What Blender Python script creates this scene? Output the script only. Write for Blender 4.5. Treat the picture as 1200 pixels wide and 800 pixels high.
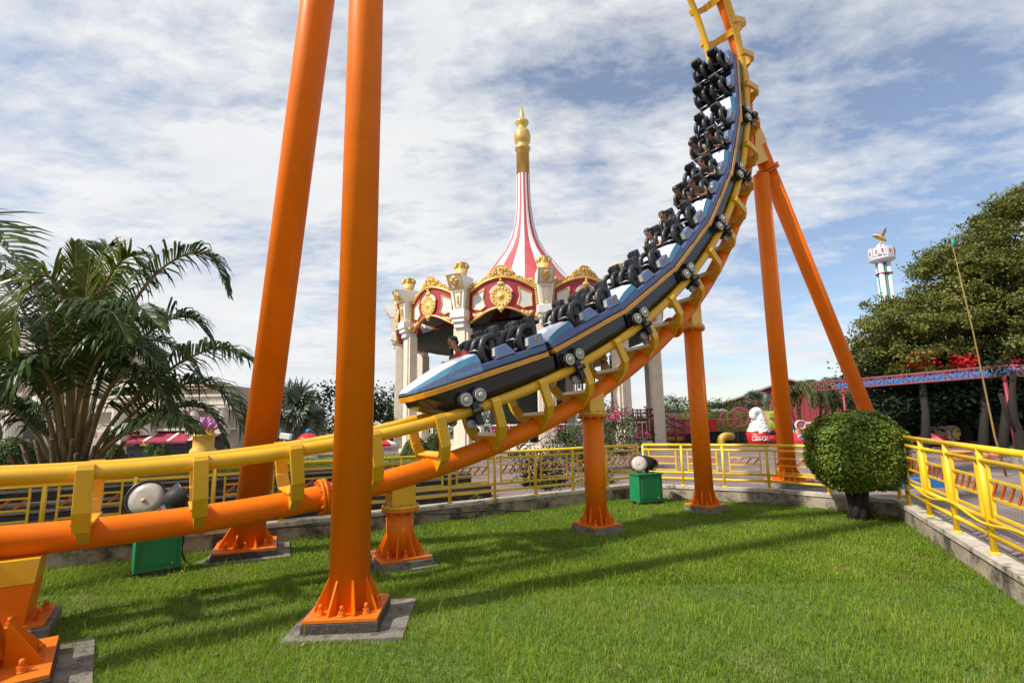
import bpy, bmesh, math, random
import numpy as np
from mathutils import Vector, Matrix, Quaternion
random.seed(7); rng = np.random.default_rng(7)
sc = bpy.context.scene
for o in list(bpy.data.objects): bpy.data.objects.remove(o)
R = math.radians
# ------------------------------------------------------------------ camera
FPX, PITCH, ROLL, EYE = 600., R(8.81), .018, 1.7
_X = np.array([1, 0, 0.]); _U = np.array([0, -math.sin(PITCH), math.cos(PITCH)]); _F = np.array([0, math.cos(PITCH), math.sin(PITCH)])
_Rc = _X*math.cos(ROLL) - _U*math.sin(ROLL); _Uc = _X*math.sin(ROLL) + _U*math.cos(ROLL); _C = np.array([0, 0, EYE])
cd = bpy.data.cameras.new('camera'); cam = bpy.data.objects.new('camera', cd); sc.collection.objects.link(cam)
cd.sensor_width = 36; cd.lens = 18; cd.clip_start = .05; cd.clip_end = 3000
M4 = Matrix(((_Rc[0], _Uc[0], -_F[0], 0), (_Rc[1], _Uc[1], -_F[1], 0), (_Rc[2], _Uc[2], -_F[2], EYE), (0, 0, 0, 1)))
cam.matrix_world = M4; sc.camera = cam
# measuring helpers: read a point of the photograph at a known height or depth
def ray(px, py): return (px-600)/FPX*_Rc + (400-py)/FPX*_Uc + _F
def at(px, py, y): d = ray(px, py); return Vector(_C + d*y/d[1])
def gr(px, py, z=0.): d = ray(px, py); return Vector(_C + d*(z-EYE)/d[2])
# ------------------------------------------------------------------ world, sun, exposure
SUN_AZ, SUN_EL = R(243), R(46)
w = bpy.data.worlds.new('World'); sc.world = w; w.use_nodes = True
nt = w.node_tree; nt.nodes.clear()
def N(t, **k):
    n = nt.nodes.new(t)
    for a, b in k.items(): setattr(n, a, b)
    return n
def Mth(op, a, b=None):
    n = N('ShaderNodeMath', operation=op)
    for i, v in enumerate((a, b)):
        if v is None: continue
        if isinstance(v, (int, float)): n.inputs[i].default_value = v
        else: nt.links.new(v, n.inputs[i])
    return n.outputs[0]
sky = N('ShaderNodeTexSky', sky_type='NISHITA'); sky.sun_disc = False; sky.sun_elevation = SUN_EL; sky.sun_rotation = SUN_AZ
sky.air_density = 1.0; sky.dust_density = .5; sky.ozone_density = 2.6
tc = N('ShaderNodeTexCoord'); sep = N('ShaderNodeSeparateXYZ'); nt.links.new(tc.outputs['Generated'], sep.inputs[0])
zz = Mth('ADD', Mth('MAXIMUM', sep.outputs[2], 0.0), .16)
cmb = N('ShaderNodeCombineXYZ'); nt.links.new(Mth('DIVIDE', sep.outputs[0], zz), cmb.inputs[0]); nt.links.new(Mth('DIVIDE', sep.outputs[1], zz), cmb.inputs[1])
def noise(scale, detail, rough, rot=0., sx=1., sy=1., off=(0, 0, 0), dist=0.):
    mp = N('ShaderNodeMapping'); mp.inputs['Rotation'].default_value = (0, 0, rot); mp.inputs['Scale'].default_value = (sx, sy, 1); mp.inputs['Location'].default_value = off
    nt.links.new(cmb.outputs[0], mp.inputs[0])
    n = N('ShaderNodeTexNoise'); n.inputs['Scale'].default_value = scale; n.inputs['Detail'].default_value = detail; n.inputs['Roughness'].default_value = rough
    n.inputs['Distortion'].default_value = dist
    nt.links.new(mp.outputs[0], n.inputs['Vector']); return n.outputs[0]
big = noise(.75, 3, .5, .5, 1, 1.3, (3.1, 1.7, 0), .3)
mid = noise(2.8, 8, .60, .45, 1, 1.7, (0.4, 5.2, 0), .25)
rip = noise(11.0, 6, .62, .35, 1, 1.5, (2, 1, 0), .15)
cov = Mth('ADD', Mth('ADD', Mth('MULTIPLY', big, .88), Mth('MULTIPLY', mid, .62)), Mth('MULTIPLY', rip, .30))
cov = Mth('SUBTRACT', cov, Mth('MULTIPLY', Mth('DIVIDE', sep.outputs[0], zz), .055))
cov = Mth('ADD', cov, Mth('MULTIPLY', Mth('POWER', Mth('SUBTRACT', 1.0, Mth('MAXIMUM', sep.outputs[2], 0.0)), 7.0), .10))
ramp = N('ShaderNodeValToRGB'); ramp.color_ramp.elements[0].position = .72; ramp.color_ramp.elements[0].color = (.13, .13, .13, 1)
ramp.color_ramp.elements[1].position = .99; ramp.color_ramp.elements[1].color = (.97, .97, .97, 1)
nt.links.new(cov, ramp.inputs[0])
shade = N('ShaderNodeValToRGB'); shade.color_ramp.elements[0].position = .36; shade.color_ramp.elements[0].color = (5.3, 5.45, 5.65, 1)
shade.color_ramp.elements[1].position = .64; shade.color_ramp.elements[1].color = (6.2, 6.2, 6.2, 1)
nt.links.new(noise(1.5, 6, .55, .6, 1, 1.5, (7, 2, 0), .3), shade.inputs[0])
mix = N('ShaderNodeMix', data_type='RGBA'); nt.links.new(ramp.outputs[0], mix.inputs[0]); nt.links.new(sky.outputs[0], mix.inputs[6]); nt.links.new(shade.outputs[0], mix.inputs[7])
bg = N('ShaderNodeBackground'); bg.inputs[1].default_value = .118; nt.links.new(mix.outputs[2], bg.inputs[0])
wo = N('ShaderNodeOutputWorld'); nt.links.new(bg.outputs[0], wo.inputs[0])
sd = bpy.data.lights.new('sun', 'SUN'); sd.energy = 4.4; sd.angle = R(2.0); sd.color = (1, .94, .84)
sun = bpy.data.objects.new('sun', sd); sc.collection.objects.link(sun)
sdir = Vector((math.sin(SUN_AZ)*math.cos(SUN_EL), math.cos(SUN_AZ)*math.cos(SUN_EL), math.sin(SUN_EL)))
sun.rotation_euler = (-sdir).to_track_quat('-Z', 'Y').to_euler(); sun.location = (-20, -5, 30)
vs = sc.view_settings; vs.view_transform = 'Standard'; vs.look = 'None'; vs.gamma = 1; vs.use_curve_mapping = False; vs.exposure = 0.37
# ------------------------------------------------------------------ materials
MATS = {}
def mat(name, col, rough=.5, metal=0., var=.12, vscale=6., bump=0., bscale=40., coat=0., spots=None, spec=.5, detail=6., streak=1.):
    m = bpy.data.materials.new(name); m.use_nodes = True; t = m.node_tree; b = t.nodes['Principled BSDF']
    b.inputs['Roughness'].default_value = rough; b.inputs['Metallic'].default_value = metal; b.inputs['Coat Weight'].default_value = coat
    b.inputs['Coat Roughness'].default_value = .15; b.inputs['Specular IOR Level'].default_value = spec
    tx = t.nodes.new('ShaderNodeTexCoord'); n = t.nodes.new('ShaderNodeTexNoise'); n.inputs['Scale'].default_value = vscale; n.inputs['Detail'].default_value = detail; n.inputs['Roughness'].default_value = .65
    t.links.new(tx.outputs['Object'], n.inputs['Vector'])
    r = t.nodes.new('ShaderNodeValToRGB'); r.color_ramp.elements[0].position = .3; r.color_ramp.elements[1].position = .72
    r.color_ramp.elements[0].color = tuple(max(0, c*(1-var)) for c in col)+(1,); r.color_ramp.elements[1].color = tuple(min(1, c*(1+var)) for c in col)+(1,)
    t.links.new(n.outputs[0], r.inputs[0]); out = r.outputs[0]
    if spots:
        sc_, sm, lo, hi = spots
        n2 = t.nodes.new('ShaderNodeTexNoise'); n2.inputs['Scale'].default_value = sm; n2.inputs['Detail'].default_value = 8; n2.inputs['Roughness'].default_value = .75
        mp2 = t.nodes.new('ShaderNodeMapping'); mp2.inputs['Scale'].default_value = (1, 1, streak); t.links.new(tx.outputs['Object'], mp2.inputs[0]); t.links.new(mp2.outputs[0], n2.inputs['Vector'])
        r2 = t.nodes.new('ShaderNodeValToRGB'); r2.color_ramp.elements[0].position = lo; r2.color_ramp.elements[1].position = hi
        r2.color_ramp.elements[0].color = (0, 0, 0, 1); r2.color_ramp.elements[1].color = (1, 1, 1, 1); t.links.new(n2.outputs[0], r2.inputs[0])
        mx = t.nodes.new('ShaderNodeMix'); mx.data_type = 'RGBA'; t.links.new(r2.outputs[0], mx.inputs[0]); t.links.new(out, mx.inputs[6]); mx.inputs[7].default_value = tuple(sc_)+(1,); out = mx.outputs[2]
    t.links.new(out, b.inputs['Base Color'])
    rr = t.nodes.new('ShaderNodeMapRange'); rr.inputs[3].default_value = max(.02, rough-.08); rr.inputs[4].default_value = min(1, rough+.1)
    t.links.new(n.outputs[0], rr.inputs[0]); t.links.new(rr.outputs[0], b.inputs['Roughness'])
    if bump:
        bn = t.nodes.new('ShaderNodeTexNoise'); bn.inputs['Scale'].default_value = bscale; bn.inputs['Detail'].default_value = 5; t.links.new(tx.outputs['Object'], bn.inputs['Vector'])
        bp = t.nodes.new('ShaderNodeBump'); bp.inputs['Strength'].default_value = bump; bp.inputs['Distance'].default_value = .02
        t.links.new(bn.outputs[0], bp.inputs['Height']); t.links.new(bp.outputs[0], b.inputs['Normal'])
    MATS[name] = m; return m
def leafmat(name, dark, light, rough=.5, trans=.25, extra=None):
    m = bpy.data.materials.new(name); m.use_nodes = True; t = m.node_tree; b = t.nodes['Principled BSDF']; out = t.nodes['Material Output']
    a = t.nodes.new('ShaderNodeAttribute'); a.attribute_name = 'v'
    r = t.nodes.new('ShaderNodeValToRGB'); e = r.color_ramp.elements; e[0].position = 0; e[0].color = tuple(dark)+(1,); e[1].position = .93; e[1].color = tuple(light)+(1,)
    if extra: x = e.new(1.0); x.color = tuple(extra)+(1,); x.position = .985
    t.links.new(a.outputs['Fac'], r.inputs[0]); t.links.new(r.outputs[0], b.inputs['Base Color']); b.inputs['Roughness'].default_value = rough; b.inputs['Specular IOR Level'].default_value = .22
    tr = t.nodes.new('ShaderNodeBsdfTranslucent'); t.links.new(r.outputs[0], tr.inputs[0]); ms = t.nodes.new('ShaderNodeMixShader'); ms.inputs[0].default_value = trans
    t.links.new(b.outputs[0], ms.inputs[1]); t.links.new(tr.outputs[0], ms.inputs[2]); t.links.new(ms.outputs[0], out.inputs[0]); MATS[name] = m; return m
mat('orange', (.80, .168, .002), .42, var=.08, vscale=2.2, coat=.04, spec=.18, spots=((.55, .10, .004), 6., .58, .84), streak=.12)
mat('orange_plate', (.70, .16, .008), .42, var=.15, vscale=9, spots=((.16, .06, .03), 11., .6, .72))
mat('yellow', (.76, .405, .010), .36, var=.10, vscale=3, coat=.2, spots=((.34, .17, .03), 7., .66, .78))
mat('rail_yellow', (.80, .51, .02), .4, var=.1, vscale=5, spots=((.4, .24, .05), 14., .66, .76))
mat('diag_orange', (.62, .13, .02), .45)
mat('concrete', (.24, .21, .18), .9, var=.35, vscale=7, bump=.5, bscale=60, spots=((.08, .072, .06), 3.2, .48, .62))
mat('wall_concrete', (.36, .30, .225), .9, var=.3, vscale=3, bump=.5, bscale=45, spots=((.07, .055, .042), 2.1, .47, .60))
mat('cap_concrete', (.50, .45, .37), .85, var=.25, vscale=4, bump=.4, bscale=50, spots=((.10, .085, .07), 3.4, .52, .63))
mat('footing', (.20, .175, .145), .92, var=.4, vscale=8, bump=.6, bscale=70, spots=((.06, .05, .042), 5., .5, .62))
mat('grout', (.06, .05, .042), .9, var=.4, vscale=14, bump=.5)
mat('dark_stone', (.07, .06, .05), .9, var=.45, vscale=5, bump=.5, spots=((.025, .022, .02), 4, .5, .65))
mat('step_edge', (.34, .32, .29), .85, var=.25, vscale=6, spots=((.12, .11, .1), 5, .5, .66))
mat('soil', (.07, .06, .03), .95, var=.4, vscale=3, bump=.5)
mat('lawn_base', (.10, .16, .025), .95, var=.35, vscale=2.5, bump=.6, bscale=50)
mat('black', (.018, .018, .02), .42, var=.3, vscale=9)
mat('black_seat', (.028, .029, .032), .38, var=.25, vscale=12)
mat('black_hull', (.012, .012, .014), .3, var=.3, coat=.2)
mat('rubber', (.02, .02, .02), .75)
mat('hub_grey', (.46, .44, .41), .45, var=.15, vscale=20)
mat('steel', (.42, .42, .42), .4, .8)
mat('car_blue', (.17, .225, .40), .24, .25, var=.08, coat=.7)
mat('car_sill', (.085, .115, .235), .3, .2, var=.1, coat=.5)
mat('car_teal', (.05, .19, .30), .22, .3, var=.1, coat=.7)
mat('car_lavender_sheen', (.62, .66, .86), .2, .1, var=.05, coat=.8)  # hood tops: white sky reflection put into the lavender paint colour
mat('stripe_orange', (.72, .30, .01), .35, coat=.3)
mat('cream', (.70, .61, .48), .75, var=.12, vscale=2, bump=.1, spots=((.40, .33, .24), 1.4, .6, .8))
mat('white_paint', (.78, .77, .74), .55, var=.06, vscale=2)
mat('gold', (.70, .47, .15), .42, .25, var=.25, vscale=7, bump=.8, bscale=14)
mat('gold_smooth', (.68, .45, .13), .3, .45, var=.18, vscale=3)
mat('gold_dark', (.34, .2, .05), .5, .3, var=.3, vscale=9, bump=.6)
mat('carousel_red', (.36, .022, .04), .5, var=.14, vscale=2)
mat('tent_red', (.46, .07, .085), .6, var=.12, vscale=1.2, bump=.05)
mat('tent_white', (.74, .73, .71), .6, var=.06, vscale=1.2)
mat('mirror_white', (.66, .66, .62), .3, var=.08)
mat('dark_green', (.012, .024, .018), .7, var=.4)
mat('green_box', (.012, .20, .075), .42, var=.18, vscale=5, spots=((.03, .1, .05), 6, .62, .75))
mat('lens', (.46, .42, .38), .3, .0, var=.25, vscale=7, coat=.4)
mat('bulb', (.75, .42, .2), .3, .2)
mat('bark', (.10, .075, .05), .9, var=.45, vscale=9, bump=.8, bscale=22)
mat('bark_dark', (.017, .013, .010), .9, var=.4, vscale=9, bump=.8, bscale=22)
mat('palm_bark', (.14, .09, .05), .9, var=.5, vscale=14, bump=.9, bscale=18)
mat('petiole', (.21, .15, .055), .55, var=.3, vscale=8)
mat('building_beige', (.50, .435, .345), .8, var=.1, vscale=1.5, spots=((.36, .31, .24), 1.1, .58, .8))
mat('building_trim', (.66, .60, .50), .75, var=.08)
mat('roof_tile', (.24, .19, .155), .85, var=.25, vscale=4, bump=.4)
mat('window_dark', (.02, .022, .025), .15, var=.2)
mat('awning_maroon', (.30, .02, .055), .7, var=.12)
mat('barn_red', (.25, .028, .035), .75, var=.12, vscale=1.)
mat('bright_red', (.55, .012, .018), .4, var=.1)
mat('maroon_steel', (.27, .02, .035), .5, var=.15)
mat('pink', (.70, .17, .21), .5, var=.15)
mat('lime', (.20, .52, .03), .5, var=.12)
mat('peach', (.74, .44, .22), .65, var=.1)
mat('pipe_yellow', (.70, .42, .06), .35, var=.1)
mat('foam_white', (.82, .82, .80), .55, var=.04, bump=.2, bscale=6)
mat('blue_paint', (.02, .17, .46), .5, var=.12)
mat('truss_pink', (.30, .075, .10), .55, var=.15)
mat('lotus_pink', (.52, .18, .42), .5, var=.3, vscale=5)
mat('seat_orange', (.62, .25, .10), .55, var=.15)
mat('cable', (.03, .028, .025), .6)
mat('bamboo', (.26, .17, .05), .55, var=.2)
mat('far_white', (.56, .58, .60), .5, var=.06)
mat('teal_trim', (.03, .26, .25), .5)
mat('grey_metal', (.30, .30, .31), .5, .3, var=.2)
mat('skin', (.30, .15, .09), .5, var=.08)
mat('skin_pale', (.46, .26, .18), .5, var=.06)
mat('hair', (.012, .010, .010), .5, var=.3)
mat('shirt_white', (.62, .62, .62), .8); mat('shirt_grey', (.22, .24, .26), .8); mat('shirt_brown', (.20, .12, .07), .8); mat('shirt_black', (.03, .03, .035), .8); mat('shirt_red', (.4, .05, .04), .8)
mat('jeans', (.03, .045, .09), .85)
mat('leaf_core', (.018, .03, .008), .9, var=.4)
leafmat('grass', (.085, .165, .010), (.30, .42, .038), .55, .45, (.38, .34, .13))
leafmat('leaf_shrub', (.030, .070, .008), (.24, .31, .035), .4, .2, (.30, .10, .03))
leafmat('leaf_tree', (.032, .05, .010), (.22, .225, .045), .45, .25, (.26, .24, .12))
leafmat('leaf_dry', (.12, .07, .03), (.42, .34, .18), .7, .1)
leafmat('leaf_dark', (.005, .011, .005), (.017, .036, .012), .7, .12)  # near-black: the shade beneath the big tree is put into this leaf colour
leafmat('leaf_far', (.03, .055, .022), (.10, .14, .05), .6, .2)
leafmat('leaf_bush', (.018, .034, .010), (.09, .12, .03), .5, .2)
leafmat('leaf_topiary', (.03, .055, .012), (.10, .14, .03), .6, .15)
leafmat('leaf_palm', (.018, .042, .010), (.08, .125, .03), .3, .2)
leafmat('leaf_palm_light', (.05, .085, .012), (.16, .19, .03), .35, .35)
leafmat('leaf_silver', (.06, .085, .06), (.24, .28, .21), .5, .15)
leafmat('flower_pink', (.42, .04, .14), (.62, .12, .26), .6, .3)
leafmat('flower_red', (.40, .006, .008), (.60, .02, .02), .6, .3)
# brick paving
def paver():
    m = bpy.data.materials.new('paver'); m.use_nodes = True; t = m.node_tree; b = t.nodes['Principled BSDF']
    tx = t.nodes.new('ShaderNodeTexCoord'); mp = t.nodes.new('ShaderNodeMapping'); mp.inputs['Rotation'].default_value = (0, 0, .44); t.links.new(tx.outputs['Object'], mp.inputs[0])
    br = t.nodes.new('ShaderNodeTexBrick'); br.inputs['Scale'].default_value = 4.2; br.inputs['Color1'].default_value = (.21, .155, .14, 1); br.inputs['Color2'].default_value = (.29, .225, .205, 1); br.inputs['Mortar'].default_value = (.11, .09, .08, 1); br.inputs['Mortar Size'].default_value = .018
    t.links.new(mp.outputs[0], br.inputs[0])
    n = t.nodes.new('ShaderNodeTexNoise'); n.inputs['Scale'].default_value = .9; n.inputs['Detail'].default_value = 8; t.links.new(tx.outputs['Object'], n.inputs[0])
    r = t.nodes.new('ShaderNodeValToRGB'); r.color_ramp.elements[0].color = (.5, .5, .5, 1); r.color_ramp.elements[1].color = (1.15, 1.12, 1.1, 1); r.color_ramp.elements[0].position = .3; r.color_ramp.elements[1].position = .7
    t.links.new(n.outputs[0], r.inputs[0]); mx = t.nodes.new('ShaderNodeMix'); mx.data_type = 'RGBA'; mx.blend_type = 'MULTIPLY'; mx.inputs[0].default_value = 1
    t.links.new(br.outputs[0], mx.inputs[6]); t.links.new(r.outputs[0], mx.inputs[7]); t.links.new(mx.outputs[2], b.inputs['Base Color']); b.inputs['Roughness'].default_value = .8
    bp = t.nodes.new('ShaderNodeBump'); bp.inputs['Strength'].default_value = .4; bp.inputs['Distance'].default_value = .01; t.links.new(br.outputs[1], bp.inputs['Height']); bp.invert = True; t.links.new(bp.outputs[0], b.inputs['Normal'])
    MATS['paver'] = m
paver()
# ------------------------------------------------------------------ mesh helpers
COL = sc.collection
def V3(p): return Vector(p)
def frame(z, x=None):
    z = V3(z).normalized(); x = V3(x) if x is not None else (Vector((1, 0, 0)) if abs(z.x) < .9 else Vector((0, 1, 0)))
    y = z.cross(x).normalized(); x = y.cross(z); return Matrix((x, y, z)).transposed()
class MB:
    def __init__(s): s.v = []; s.f = []; s.sm = []; s.mi = []; s.cur = 0
    def add(s, vs, fs, smooth=False):
        o = len(s.v); s.v += [tuple(v) for v in vs]
        for f in fs: s.f.append(tuple(i+o for i in f)); s.sm.append(smooth); s.mi.append(s.cur)
        return s
    def box(s, c, size, M=None):
        hx, hy, hz = [a/2 for a in size]; vs = [Vector((x, y, z)) for x in (-hx, hx) for y in (-hy, hy) for z in (-hz, hz)]
        if M is not None: vs = [M @ v for v in vs]
        c = V3(c); return s.add([v+c for v in vs], [(0, 1, 3, 2), (4, 6, 7, 5), (0, 4, 5, 1), (2, 3, 7, 6), (0, 2, 6, 4), (1, 5, 7, 3)])
    def bar(s, a, b, wx, wy, x=None):
        a, b = V3(a), V3(b); M = frame(b-a, x); return s.box((a+b)/2, (wx, wy, (b-a).length), M)
    def loft(s, rings, smooth=True, caps=True, closed=False):
        n = len(rings[0]); o = []; fs = []
        for r in rings: o += [V3(p) for p in r]
        m = len(rings)
        for i in range(m if closed else m-1):
            j = (i+1) % m
            for k in range(n): fs.append((i*n+k, i*n+(k+1) % n, j*n+(k+1) % n, j*n+k))
        s.add(o, fs, smooth)
        if caps and not closed: s.add([V3(p) for p in rings[0]], [tuple(range(n))[::-1]]); s.add([V3(p) for p in rings[-1]], [tuple(range(n))])
        return s
    def tube(s, pts, r, n=12, smooth=True, caps=True):
        pts = [V3(p) for p in pts]; rs = r if isinstance(r, (list, tuple)) else [r]*len(pts); rings = []; x = None
        for i, p in enumerate(pts):
            t = (pts[min(i+1, len(pts)-1)]-pts[max(i-1, 0)]); M = frame(t, x); x = M.col[0]
            rings.append([p+M @ Vector((math.cos(a)*rs[i], math.sin(a)*rs[i], 0)) for a in [2*math.pi*k/n for k in range(n)]])
        return s.loft(rings, smooth, caps)
    def lathe(s, prof, n=24, c=(0, 0, 0), M=None, smooth=True):
        rings = []
        for r, z in prof:
            ring = [Vector((math.cos(2*math.pi*k/n)*r, math.sin(2*math.pi*k/n)*r, z)) for k in range(n)]
            rings.append([(M @ v if M is not None else v)+V3(c) for v in ring])
        return s.loft(rings, smooth, True)
    def prism(s, poly, h, M=None, c=(0, 0, 0), z0=None):
        z0 = -h/2 if z0 is None else z0; c = V3(c); f = (lambda v: (M @ v if M is not None else v)+c); n = len(poly)
        a = [f(Vector((x, y, z0))) for x, y in poly]; b = [f(Vector((x, y, z0+h))) for x, y in poly]
        s.add(a+b, [(i, (i+1) % n, n+(i+1) % n, n+i) for i in range(n)]+[tuple(range(n))[::-1], tuple(range(n, 2*n))]); return s
    def ball(s, c, r, n=12, M=None, jit=0.):
        r = V3(r) if not isinstance(r, (int, float)) else Vector((r, r, r)); m = n//2+1; rings = []
        for i in range(1, m):
            t = math.pi*i/m; rings.append([V3(c)+((M @ v) if M is not None else v) for v in [Vector((r.x*math.sin(t)*math.cos(p), r.y*math.sin(t)*math.sin(p), -r.z*math.cos(t)))*(1+random.uniform(-jit, jit)) for p in [2*math.pi*k/n for k in range(n)]]])
        return s.loft(rings, True, True)
    def mesh(s, name):
        me = bpy.data.meshes.new(name); me.from_pydata(s.v, [], s.f); me.polygons.foreach_set('use_smooth', s.sm); me.polygons.foreach_set('material_index', s.mi)
        bm = bmesh.new(); bm.from_mesh(me); bmesh.ops.remove_doubles(bm, verts=bm.verts, dist=1e-5) if len(s.v) < 60000 else None
        bmesh.ops.recalc_face_normals(bm, faces=bm.faces); bm.to_mesh(me); bm.free(); me.update(); return me
    def build(s, name, mats, parent=None, bevel=0., local=False):
        o = bpy.data.objects.new(name, s.mesh(name)); COL.objects.link(o)
        for m in (mats if isinstance(mats, (list, tuple)) else [mats]): o.data.materials.append(MATS[m])
        if bevel:
            b = o.modifiers.new('bevel', 'BEVEL'); b.width = bevel; b.segments = 2; b.limit_method = 'ANGLE'; b.angle_limit = R(40)
        if parent is not None: adopt(o, parent, local)
        return o
def root_of(o):
    m = Matrix.Identity(4)
    while o is not None: m = o.matrix_basis.copy() if o.parent is None else (o.parent.matrix_basis @ o.matrix_parent_inverse @ o.matrix_basis); o = None
    return m
def adopt(o, parent, local=False):
    o.parent = parent
    if not local:       # the mesh was written in world coordinates
        m = parent.matrix_basis.copy()
        if parent.parent: m = parent.parent.matrix_basis @ parent.matrix_parent_inverse @ m
        o.matrix_parent_inverse = m.inverted()
def tag(o, label=None, cat=None, group=None, kind=None):
    if label: o['label'] = label
    if cat: o['category'] = cat
    if group: o['group'] = group
    if kind: o['kind'] = kind
    return o
def thing(name, label, cat, loc=(0, 0, 0), group=None, rot=None):
    o = bpy.data.objects.new(name, None); COL.objects.link(o); o.location = loc; o.empty_display_size = .1
    if rot: o.rotation_euler = rot
    return tag(o, label, cat, group)
def kids(o): return [c for c in KID.get(o.name, [])]
def copy_tree(o, parent=None):
    c = o.copy(); COL.objects.link(c)
    if parent is not None: c.parent = parent
    for ch in list(o.children): copy_tree(ch, c)
    return c
def quads(name, V, var, m, parent=None, extra=None):
    n = len(V); me = bpy.data.meshes.new(name); k = V.shape[1]
    me.vertices.add(n*k); me.vertices.foreach_set('co', V.reshape(-1).astype(np.float32))
    me.loops.add(n*k); me.loops.foreach_set('vertex_index', np.arange(n*k, dtype=np.int32))
    me.polygons.add(n); me.polygons.foreach_set('loop_start', np.arange(0, n*k, k, dtype=np.int32)); me.polygons.foreach_set('loop_total', np.full(n, k, np.int32))
    me.update(); a = me.attributes.new('v', 'FLOAT', 'POINT'); a.data.foreach_set('value', np.repeat(var, k).astype(np.float32))
    me.materials.append(MATS[m]); o = bpy.data.objects.new(name, me); COL.objects.link(o)
    if parent is not None: adopt(o, parent)
    return o
def crv(pts, n):
    pts = [V3(p) for p in pts]; P = [pts[0]*2-pts[1]]+pts+[pts[-1]*2-pts[-2]]; out = []
    for i in range(1, len(P)-2):
        for k in range(n):
            t = k/n; a, b, c, d = P[i-1], P[i], P[i+1], P[i+2]; out.append(.5*((2*b)+(-a+c)*t+(2*a-5*b+4*c-d)*t*t+(-a+3*b-3*c+d)*t**3))
    return out+[pts[-1]]
def unit(a): return a/(np.linalg.norm(a, axis=-1, keepdims=True)+1e-9)
def leaves(P, Nb, size, asp=.55, rand=.8, fold=.15):
    n = len(P); nr = unit(Nb+rng.normal(0, rand, (n, 3))); t = unit(np.cross(nr, rng.normal(0, 1, (n, 3)))); b = np.cross(nr, t)
    s = (size*rng.uniform(.6, 1.3, n))[:, None]
    return np.stack([P-t*s*.5, P+b*s*asp*.5+nr*s*fold*.5, P+t*s*.5, P-b*s*asp*.5+nr*s*fold*.5], 1)
def crown(lobes, clumps, per, leaf, spread, shell=.55, up=.4, flat=.7):
    """leaves in clumps spread through the outer part of each ellipsoid lobe; returns quads and a per-leaf variation"""
    Ps = []; Ns = []; vs = []; tot = sum((l[1][0]*l[1][1]*l[1][2])**(2/3) for l in lobes)
    for c, r in lobes:
        k = max(3, int(clumps*(r[0]*r[1]*r[2])**(2/3)/tot)); d = unit(rng.normal(0, 1, (k, 3))); rad = rng.uniform(shell, 1.06, k)**.6
        cc = np.array(c)+d*rad[:, None]*np.array(r); cv = rng.uniform(0, 1, k)
        q = rng.normal(0, 1, (k, per, 3))*np.array([1, 1, flat])*spread*rng.uniform(.6, 1.3, (k, 1, 1))
        Ps.append((cc[:, None]+q).reshape(-1, 3)); Ns.append(np.repeat(d+np.array([0, 0, up]), per, 0)); vs.append(np.clip(np.repeat(cv, per)*.7+rng.uniform(0, .3, k*per), 0, 1))
    P = np.concatenate(Ps); return leaves(P, np.concatenate(Ns), leaf), np.concatenate(vs)

# ================================================================== SETTING
BASE = .20                                                   # paving level; the lawn is at 0
LW = [(-12., 2.73), (2.75, 11.58), (5.0, 10.42), (6.37, 8.9), (1.5, -1.5)]    # front foot of the low wall round the lawn
def inlawn(x, y): return None
lawn_poly = LW+[(1.5, -9), (-12, -9)]
me = MB(); me.add([(x, y, 0) for x, y in lawn_poly], [tuple(range(len(lawn_poly)))]); me.build('lawn', 'lawn_base'); tag(bpy.data.objects['lawn'], kind='structure')
pm = MB(); far = []
cx0, cy0 = -1., 4.
ring = lawn_poly
for (x, y) in ring:
    a = math.atan2(y-cy0, x-cx0); far.append((cx0+900*math.cos(a), cy0+900*math.sin(a)))
n = len(ring)
# the paving starts behind the wall; the wall covers its inner edge
pm.add([(x, y, BASE) for x, y in ring]+[(x, y, BASE) for x, y in far], [(i, (i+1) % n, n+(i+1) % n, n+i) for i in range(n)])
tag(pm.build('paving', 'paver'), kind='structure')
# low wall with a cap
def offset(poly, d):
    out = []
    for i, p in enumerate(poly):
        p = Vector(p); a = Vector(poly[i-1]) if i else None; b = Vector(poly[i+1]) if i < len(poly)-1 else None
        n1 = (p-a).normalized() if a is not None else (b-p).normalized(); n2 = (b-p).normalized() if b is not None else n1
        n1 = Vector((-n1.y, n1.x)); n2 = Vector((-n2.y, n2.x)); m = (n1+n2); m = m/m.length; out.append(p+m*d/max(.4, m.dot(n1)))
    return out
wt = thing('low_wall', 'weathered concrete low wall with a pale cap edging the lawn', 'wall', (2.75, 11.58, 0))
def strip(inner, outer, z0, z1):
    b = MB()
    for i in range(len(inner)-1):
        rings = []
        a0, a1, b0, b1 = inner[i], inner[i+1], outer[i], outer[i+1]
        vs = [(a0.x, a0.y, z0), (a1.x, a1.y, z0), (b1.x, b1.y, z0), (b0.x, b0.y, z0), (a0.x, a0.y, z1), (a1.x, a1.y, z1), (b1.x, b1.y, z1), (b0.x, b0.y, z1)]
        fs = [(0, 1, 5, 4), (2, 3, 7, 6), (4, 5, 6, 7)]
        if i == 0: fs.append((0, 4, 7, 3))
        if i == len(inner)-2: fs.append((1, 2, 6, 5))
        b.add(vs, fs)
    return b
strip([Vector(p) for p in LW], offset(LW, .17), -.05, .225).build('wall_face', 'wall_concrete', wt)
strip(offset(LW, -.02), offset(LW, .21), .225, .285).build('wall_cap', 'cap_concrete', wt)
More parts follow.
